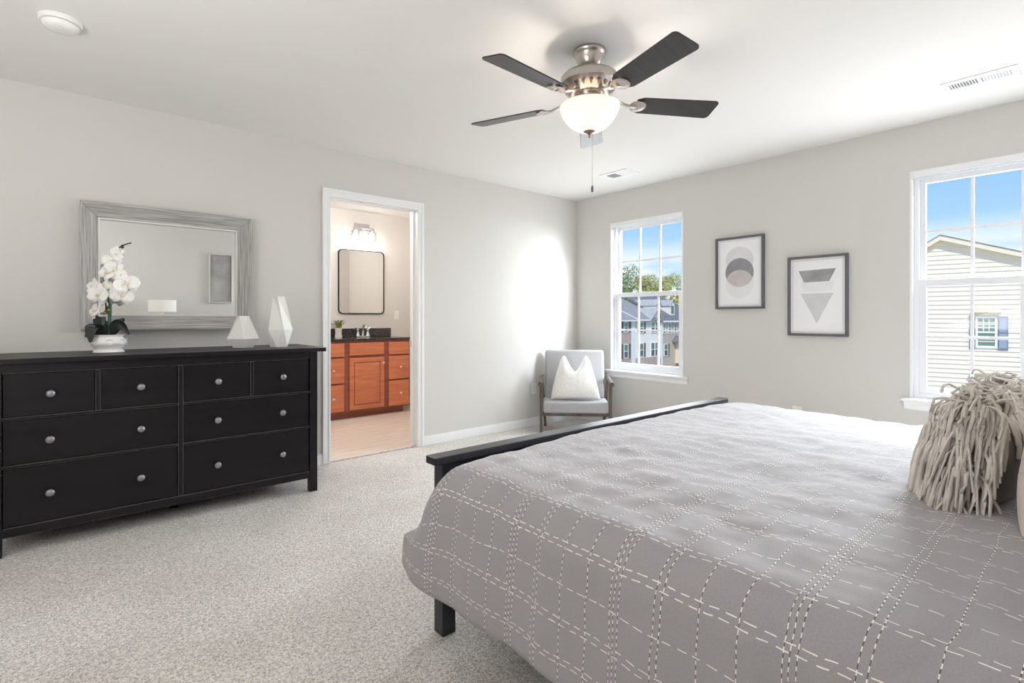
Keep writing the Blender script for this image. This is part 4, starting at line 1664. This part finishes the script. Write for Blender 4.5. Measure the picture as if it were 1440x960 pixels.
def nb_window(x0, x1, z0, z1, pane, shut, hood):
    b = MB()
    t_ = .07
    nbx(b, x0, x0 + t_, -.07, .02, z0, z1)
    nbx(b, x1 - t_, x1, -.07, .02, z0, z1)
    nbx(b, x0 + t_, x1 - t_, -.07, .02, z0, z0 + t_)
    nbx(b, x0 + t_, x1 - t_, -.07, .02, z1 - t_, z1)
    zc = (z0 + z1) / 2
    nbx(b, x0 + t_, x1 - t_, -.065, .02, zc - .035, zc + .035)
    f = b.build('window', M_EXTW, nb)
    MB().box(x0 + t_, x1 - t_, -.03, -.02, z0 + t_, z1 - t_).build('pane', pane, f)
    if pane is M_PANEG:
        b = MB()
        w_ = (x1 - x0 - 2 * t_)
        for k in (1, 2):
            nbx(b, x0 + t_ + w_ * k / 3 - .012, x0 + t_ + w_ * k / 3 + .012, -.04, -.02, zc + .035, z1 - t_)
        nbx(b, x0 + t_, x1 - t_, -.041, -.02, (zc + z1) / 2 - .02, (zc + z1) / 2 + .004)
        b.build('muntin', M_EXTW, f)
    b = MB()
    hz = z1 + .01
    b.add([(x0 - .10, -.30, hz + .17), (x1 + .12, -.30, hz + .17), (x1 + .12, 0, hz + .24), (x0 - .10, 0, hz + .24), (x0 - .02, -.06, hz), (x1 + .02, -.06, hz), (x1 + .02, 0, hz), (x0 - .02, 0, hz),
           (x0 - .10, -.30, hz + .13), (x1 + .12, -.30, hz + .13)],
          [(0, 1, 2, 3), (0, 8, 9, 1), (8, 4, 5, 9), (4, 7, 6, 5), (0, 3, 7, 4, 8), (1, 9, 5, 6, 2)])
    b.build('window_hood', M_EXTCREAM, nb)
    if shut:
        for a_, c_ in ((x0 - .17, x0 - .01), (x1 + .01, x1 + .29)):
            b = MB()
            nbx(b, a_, c_, -.06, -.02, z0 - .06, z1)
            s = b.build('shutter', M_SHUTTERB, nb)
            b = MB()
            m_ = .035
            for za, zb in ((z0 + .01, zc - .05), (zc + .0, z1 - .05)):
                nbx(b, a_ + m_, c_ - m_, -.07, -.06, za, zb)
            b.build('shutter_panel', mat('blue_shutter_panel', rgb(156, 168, 186), .6), s, bevel=.012)


nb_window(1.03, 1.64, -.03, 1.17, M_PANEG, True, True)
nb_window(1.02, 1.72, -2.5, -1.12, M_PANEB, False, True)

# town houses across the green: facade on Y = TY, facing the camera side; x runs to the viewer's right
TY = 40.0


def town(name, x0, x1, label):
    return thing(name, ((x0 + x1) / 2, TY, GZ), label, 'house', group='town houses across the green')


def tw_parts(root):
    ox, oy, oz = root.location

    def bx(b, x0, x1, y0, y1, z0, z1):
        return b.box(x0 - ox, x1 - ox, y0 - oy, y1 - oy, z0 - oz, z1 - oz)

    def poly(b, pts, faces):
        return b.add([(x - ox, y - oy, z - oz) for x, y, z in pts], faces)

    def window(x0, x1, z0, z1, y=TY, dbl=False):
        b = MB()
        t_ = .09
        bx(b, x0, x0 + t_, y - .08, y + .02, z0, z1)
        bx(b, x1 - t_, x1, y - .08, y + .02, z0, z1)
        bx(b, x0 + t_, x1 - t_, y - .08, y + .02, z1 - t_, z1)
        bx(b, x0 + t_, x1 - t_, y - .08, y + .02, z0, z0 + t_)
        zc = (z0 + z1) / 2
        bx(b, x0 + t_, x1 - t_, y - .07, y + .02, zc - .04, zc + .04)
        if dbl:
            xc = (x0 + x1) / 2
            bx(b, xc - .09, xc + .09, y - .085, y + .02, z0 + t_, z1 - t_)
        f = b.build('window', M_EXTW, root)
        b = MB()
        bx(b, x0 + t_, x1 - t_, y - .04, y - .02, z0 + t_, zc)
        b.build('pane', M_PANE, f)
        b = MB()
        bx(b, x0 + t_, x1 - t_, y - .045, y - .02, zc, z1 - t_)
        b.build('pane', M_PANEG, f)

    def shutter(x0, x1, z0, z1, m=M_SHUTTER):
        b = MB()
        bx(b, x0, x1, TY - .06, TY + .01, z0, z1)
        b.build('shutter', m, root)

    return bx, poly, window, shutter


# left unit: brick
t1 = town('townhouse', 46.0, 54.9, 'brick town house at the left of the corner window view')
bx, poly, win, shut = tw_parts(t1)
b = MB()
bx(b, 46.0, 54.1, TY, TY + 10, GZ, .85)
b.build('brick_wall', M_BRICK, t1)
b = MB()
bx(b, 54.1, 54.9, TY - .05, TY + 10, GZ, .85)
b.build('corner_board', M_EXTW, t1)
win(52.5, 53.42, -.76, .6)
win(52.5, 53.42, -4.0, -2.2)
for z0, z1 in ((-.76, .6), (-4.0, -2.2)):
    shut(52.05, 52.45, z0, z1)
    shut(53.46, 53.9, z0, z1)
b = MB()
poly(b, [(45.6, TY - .45, .8), (55.0, TY - .45, .8), (55.0, TY + 5, 3.1), (45.6, TY + 5, 3.1), (45.6, TY - .45, .66), (55.0, TY - .45, .66), (55.0, TY + 5, 2.9), (45.6, TY + 5, 2.9)],
     [(0, 1, 2, 3), (4, 7, 6, 5), (0, 4, 5, 1), (2, 6, 7, 3), (0, 3, 7, 4), (1, 5, 6, 2)])
b.build('roof', M_SHINGLE, t1)
b = MB()
poly(b, [(55.0, TY - .47, .86), (55.14, TY - .47, .86), (55.14, TY + 5, 3.16), (55.0, TY + 5, 3.16), (55.0, TY - .47, .58), (55.14, TY - .47, .58), (55.14, TY + 5, 2.86), (55.0, TY + 5, 2.86)],
     [(0, 1, 2, 3), (4, 7, 6, 5), (0, 4, 5, 1), (2, 6, 7, 3), (0, 3, 7, 4), (1, 5, 6, 2)])
b.build('rake_board', M_EXTW, t1)
b = MB()
bx(b, 46.0, 54.95, TY - .5, TY - .38, .62, .80)
b.build('gutter', M_EXTW, t1)

# middle unit: white siding with a cross gable
t2 = town('townhouse', 54.9, 60.5, 'white-sided town house with a front gable beyond the corner window')
bx, poly, win, shut = tw_parts(t2)
Y2 = TY
b = MB()
bx(b, 55.2, 60.45, Y2 + .02, TY + 10, GZ + 1.45, .85)
poly(b, [(57.75, Y2, .82), (60.4, Y2, .82), (59.45, Y2, 2.2), (57.75, Y2 + 3, .82), (60.4, Y2 + 3, .82), (59.45, Y2 + 3, 2.2)], [(0, 1, 2), (5, 4, 3), (0, 2, 5, 3), (1, 4, 5, 2)])
b.build('siding_wall', M_SIDINGW, t2)
b = MB()
bx(b, 55.2, 60.45, Y2 - .06, TY + 10, GZ, GZ + 1.5)
b.build('brick_base', M_BRICK, t2)
win(55.78, 56.66, -.9, .52)
win(58.28, 60.08, -.92, .56, dbl=True)
win(55.78, 56.66, -3.98, -2.2)
win(58.25, 60.05, -4.04, -2.18, dbl=True)
shut(56.7, 57.1, -.9, .52)
shut(56.7, 57.1, -3.98, -2.2)
b = MB()
poly(b, [(55.2, TY - .4, .85), (57.7, TY - .4, .85), (60.45, TY - .4, .85), (60.45, TY + 8.5, 4.85), (55.2, TY + 8.5, 4.85), (55.2, TY - .4, .72), (60.45, TY - .4, .72), (60.45, TY + 8.5, 4.7), (55.2, TY + 8.5, 4.7)],
     [(0, 1, 2, 3, 4), (5, 8, 7, 6), (0, 5, 6, 2, 1), (2, 6, 7, 3), (3, 7, 8, 4), (4, 8, 5, 0)])
b.build('roof', M_SHINGLE, t2)
b = MB()
poly(b, [(57.55, Y2 - .5, .72), (59.45, Y2 - .5, 2.42), (59.45, Y2 + 3.4, 2.42), (57.55, Y2 + 3.4, .72), (57.55, Y2 - .5, .58), (59.45, Y2 - .5, 2.28), (59.45, Y2 + 3.4, 2.28), (57.55, Y2 + 3.4, .58)],
     [(0, 1, 2, 3), (4, 7, 6, 5), (0, 4, 5, 1), (2, 6, 7, 3), (0, 3, 7, 4), (1, 5, 6, 2)])
poly(b, [(60.46, Y2 - .5, .72), (59.45, Y2 - .5, 2.42), (59.45, Y2 + 3.4, 2.42), (60.46, Y2 + 3.4, .72), (60.46, Y2 - .5, .58), (59.45, Y2 - .5, 2.28), (59.45, Y2 + 3.4, 2.28), (60.46, Y2 + 3.4, .58)],
     [(0, 1, 2, 3), (4, 7, 6, 5), (0, 4, 5, 1), (2, 6, 7, 3), (0, 3, 7, 4), (1, 5, 6, 2)])
b.build('gable_roof', M_SHINGLE2, t2)
b = MB()
bx(b, 55.2, 57.6, TY - .46, TY - .36, .66, .86)
b.build('gutter', M_EXTW, t2)

# right unit: tan brick with dormers and a bay
t3 = town('townhouse', 60.5, 70.0, 'tan brick town house with roof dormers at the right of the corner window')
bx, poly, win, shut = tw_parts(t3)
b = MB()
bx(b, 60.6, 70.0, TY, TY + 10, GZ, .7)
b.build('brick_wall', M_TAN, t3)
b = MB()
bx(b, 60.5, 60.98, TY - .06, TY + 10, GZ, .7)
b.build('corner_board', M_EXTW, t3)
for x0, x1 in ((61.05, 61.68), (62.3, 63.02), (63.72, 64.45), (65.1, 65.8), (66.5, 67.2)):
    win(x0, x1, -1.08, .36)
win(61.3, 62.24, -4.14, -2.46)
shut(62.28, 62.62, -4.14, -2.46)
b = MB()
poly(b, [(60.5, TY - .4, .7), (70.3, TY - .4, .7), (70.3, TY + 6, 4.3), (60.5, TY + 6, 4.3), (60.5, TY - .4, .55), (70.3, TY - .4, .55), (70.3, TY + 6, 4.15), (60.5, TY + 6, 4.15)],
     [(0, 1, 2, 3), (4, 7, 6, 5), (0, 4, 5, 1), (2, 6, 7, 3), (0, 3, 7, 4), (1, 5, 6, 2)])
b.build('roof', M_SHINGLED, t3)
b = MB()
bx(b, 60.6, 70.0, TY - .46, TY - .34, .46, .68)
b.build('gutter', M_EXTW, t3)
for xa in (60.75, 64.25):
    b = MB()
    bx(b, xa, xa + 1.15, TY + .9, TY + 5.5, 1.2, 2.9)
    poly(b, [(xa, TY + .9, 2.9), (xa + 1.15, TY + .9, 2.9), (xa + .575, TY + .9, 3.55), (xa, TY + 5.5, 2.9), (xa + 1.15, TY + 5.5, 2.9), (xa + .575, TY + 5.5, 3.55)],
         [(0, 1, 2), (5, 4, 3), (0, 2, 5, 3), (1, 4, 5, 2)])
    dm = b.build('dormer', M_SIDINGW, t3)
    b = MB()
    for s0, s1 in ((xa - .12, xa + .575), (xa + 1.27, xa + .575)):
        poly(b, [(s0, TY + .75, 2.78), (s1, TY + .75, 3.6), (s1, TY + 5.6, 3.6), (s0, TY + 5.6, 2.78), (s0, TY + .75, 2.7), (s1, TY + .75, 3.52), (s1, TY + 5.6, 3.52), (s0, TY + 5.6, 2.7)],
             [(0, 1, 2, 3), (4, 7, 6, 5), (0, 4, 5, 1), (2, 6, 7, 3), (0, 3, 7, 4), (1, 5, 6, 2)])
    b.build('dormer_roof', M_SHINGLE2, dm)
    b = MB()
    bx(b, xa + .28, xa + .87, TY + .84, TY + .9, 1.65, 2.75)
    b.build('dormer_window', M_PANE, dm)
b = MB()
bx(b, 64.1, 67.5, TY - .9, TY, GZ + .35, -2.3)
bay = b.build('bay', M_EXTCREAM, t3)
b = MB()
poly(b, [(63.3, TY - 1.2, -2.25), (68.2, TY - 1.2, -2.25), (67.4, TY, -1.4), (64.1, TY, -1.4), (63.3, TY, -2.25), (68.2, TY, -2.25)], [(0, 1, 2, 3), (0, 3, 4), (1, 5, 2), (0, 4, 5, 1), (2, 5, 4, 3)])
b.build('bay_roof', M_SHINGLED, bay)
win(64.4, 65.1, -4.16, -2.5, y=TY - .9)
win(65.2, 65.9, -4.16, -2.5, y=TY - .9)

# trees beyond the roofs
M_BARK = mat('bark', rgb(104, 92, 76), .9)
LEAFM = [mat('leaf_green', rgb(150, 168, 92), .7, var=(2, rgb(196, 206, 132), .4, .6)),
         mat('leaf_olive', rgb(180, 180, 100), .7, var=(2, rgb(214, 208, 140), .4, .6)),
         mat('leaf_deep', rgb(110, 138, 84), .7, var=(2, rgb(168, 184, 112), .4, .6))]


def tree(x, y, htop, rad, m, label, seed):
    random.seed(seed)
    t_ = thing('leafy_tree', (x, y, GZ), label, 'tree', group='trees behind the town houses')
    hh = htop - GZ
    b = MB()
    b.tube([(0, 0, 0), (.1, 0, hh * .3), (0, .1, hh * .6), (.05, 0, hh * .85)], [.45, .38, .25, .08], 9)
    for k in range(7):
        a = random.random() * 2 * PI
        z0 = hh * random.uniform(.35, .7)
        b.tube([(0, 0, z0), (math.cos(a) * rad * .4, math.sin(a) * rad * .4, z0 + rad * .3), (math.cos(a) * rad * .75, math.sin(a) * rad * .75, z0 + rad * .6)], [.16, .1, .03], 6)
    b.build('trunk', M_BARK, t_, smooth=60)
    b = MB()
    blobs = []
    for k in range(26):
        a = random.random() * 2 * PI
        u_ = random.uniform(-.9, 1)
        rr = rad * random.uniform(.35, .8) * math.sqrt(max(.05, 1 - u_ * u_ * .8))
        blobs.append((math.cos(a) * rr, math.sin(a) * rr, hh - rad * 1.15 + u_ * rad * .85, rad * random.uniform(.22, .42)))
    for (px, py, pz, pr) in blobs:
        for k in range(170):
            d = Vector((random.gauss(0, 1), random.gauss(0, 1), random.gauss(0, 1))).normalized() * pr * random.uniform(.6, 1.05)
            c = Vector((px, py, pz)) + d
            n_ = (d.normalized() + Vector((random.gauss(0, .5), random.gauss(0, .5), random.gauss(0, .5) + .3))).normalized()
            a = n_.orthogonal().normalized()
            c2 = n_.cross(a)
            s = random.uniform(.14, .26)
            b.add([c - a * s, c - c2 * s * .6, c + a * s, c + c2 * s * .6], [(0, 1, 2, 3)])
    b.build('foliage', m, t_, fix=False)


tree(89.5, 70, 14.6, 5.2, LEAFM[2], 'tall green tree above the roofs at the left of the corner window', 1)
tree(101.5, 71, 11.2, 4.2, LEAFM[1], 'olive tree above the roofs in the middle of the corner window', 2)
tree(112, 71, 11.8, 4.6, LEAFM[1], 'olive tree above the roofs at the right of the corner window', 3)
tree(109, 84, 9.0, 4.3, LEAFM[0], 'low green tree filling the gap between the tall and the olive tree', 4)
tree(125, 84, 10.2, 4.6, LEAFM[0], 'low green tree standing between the two olive trees', 5)
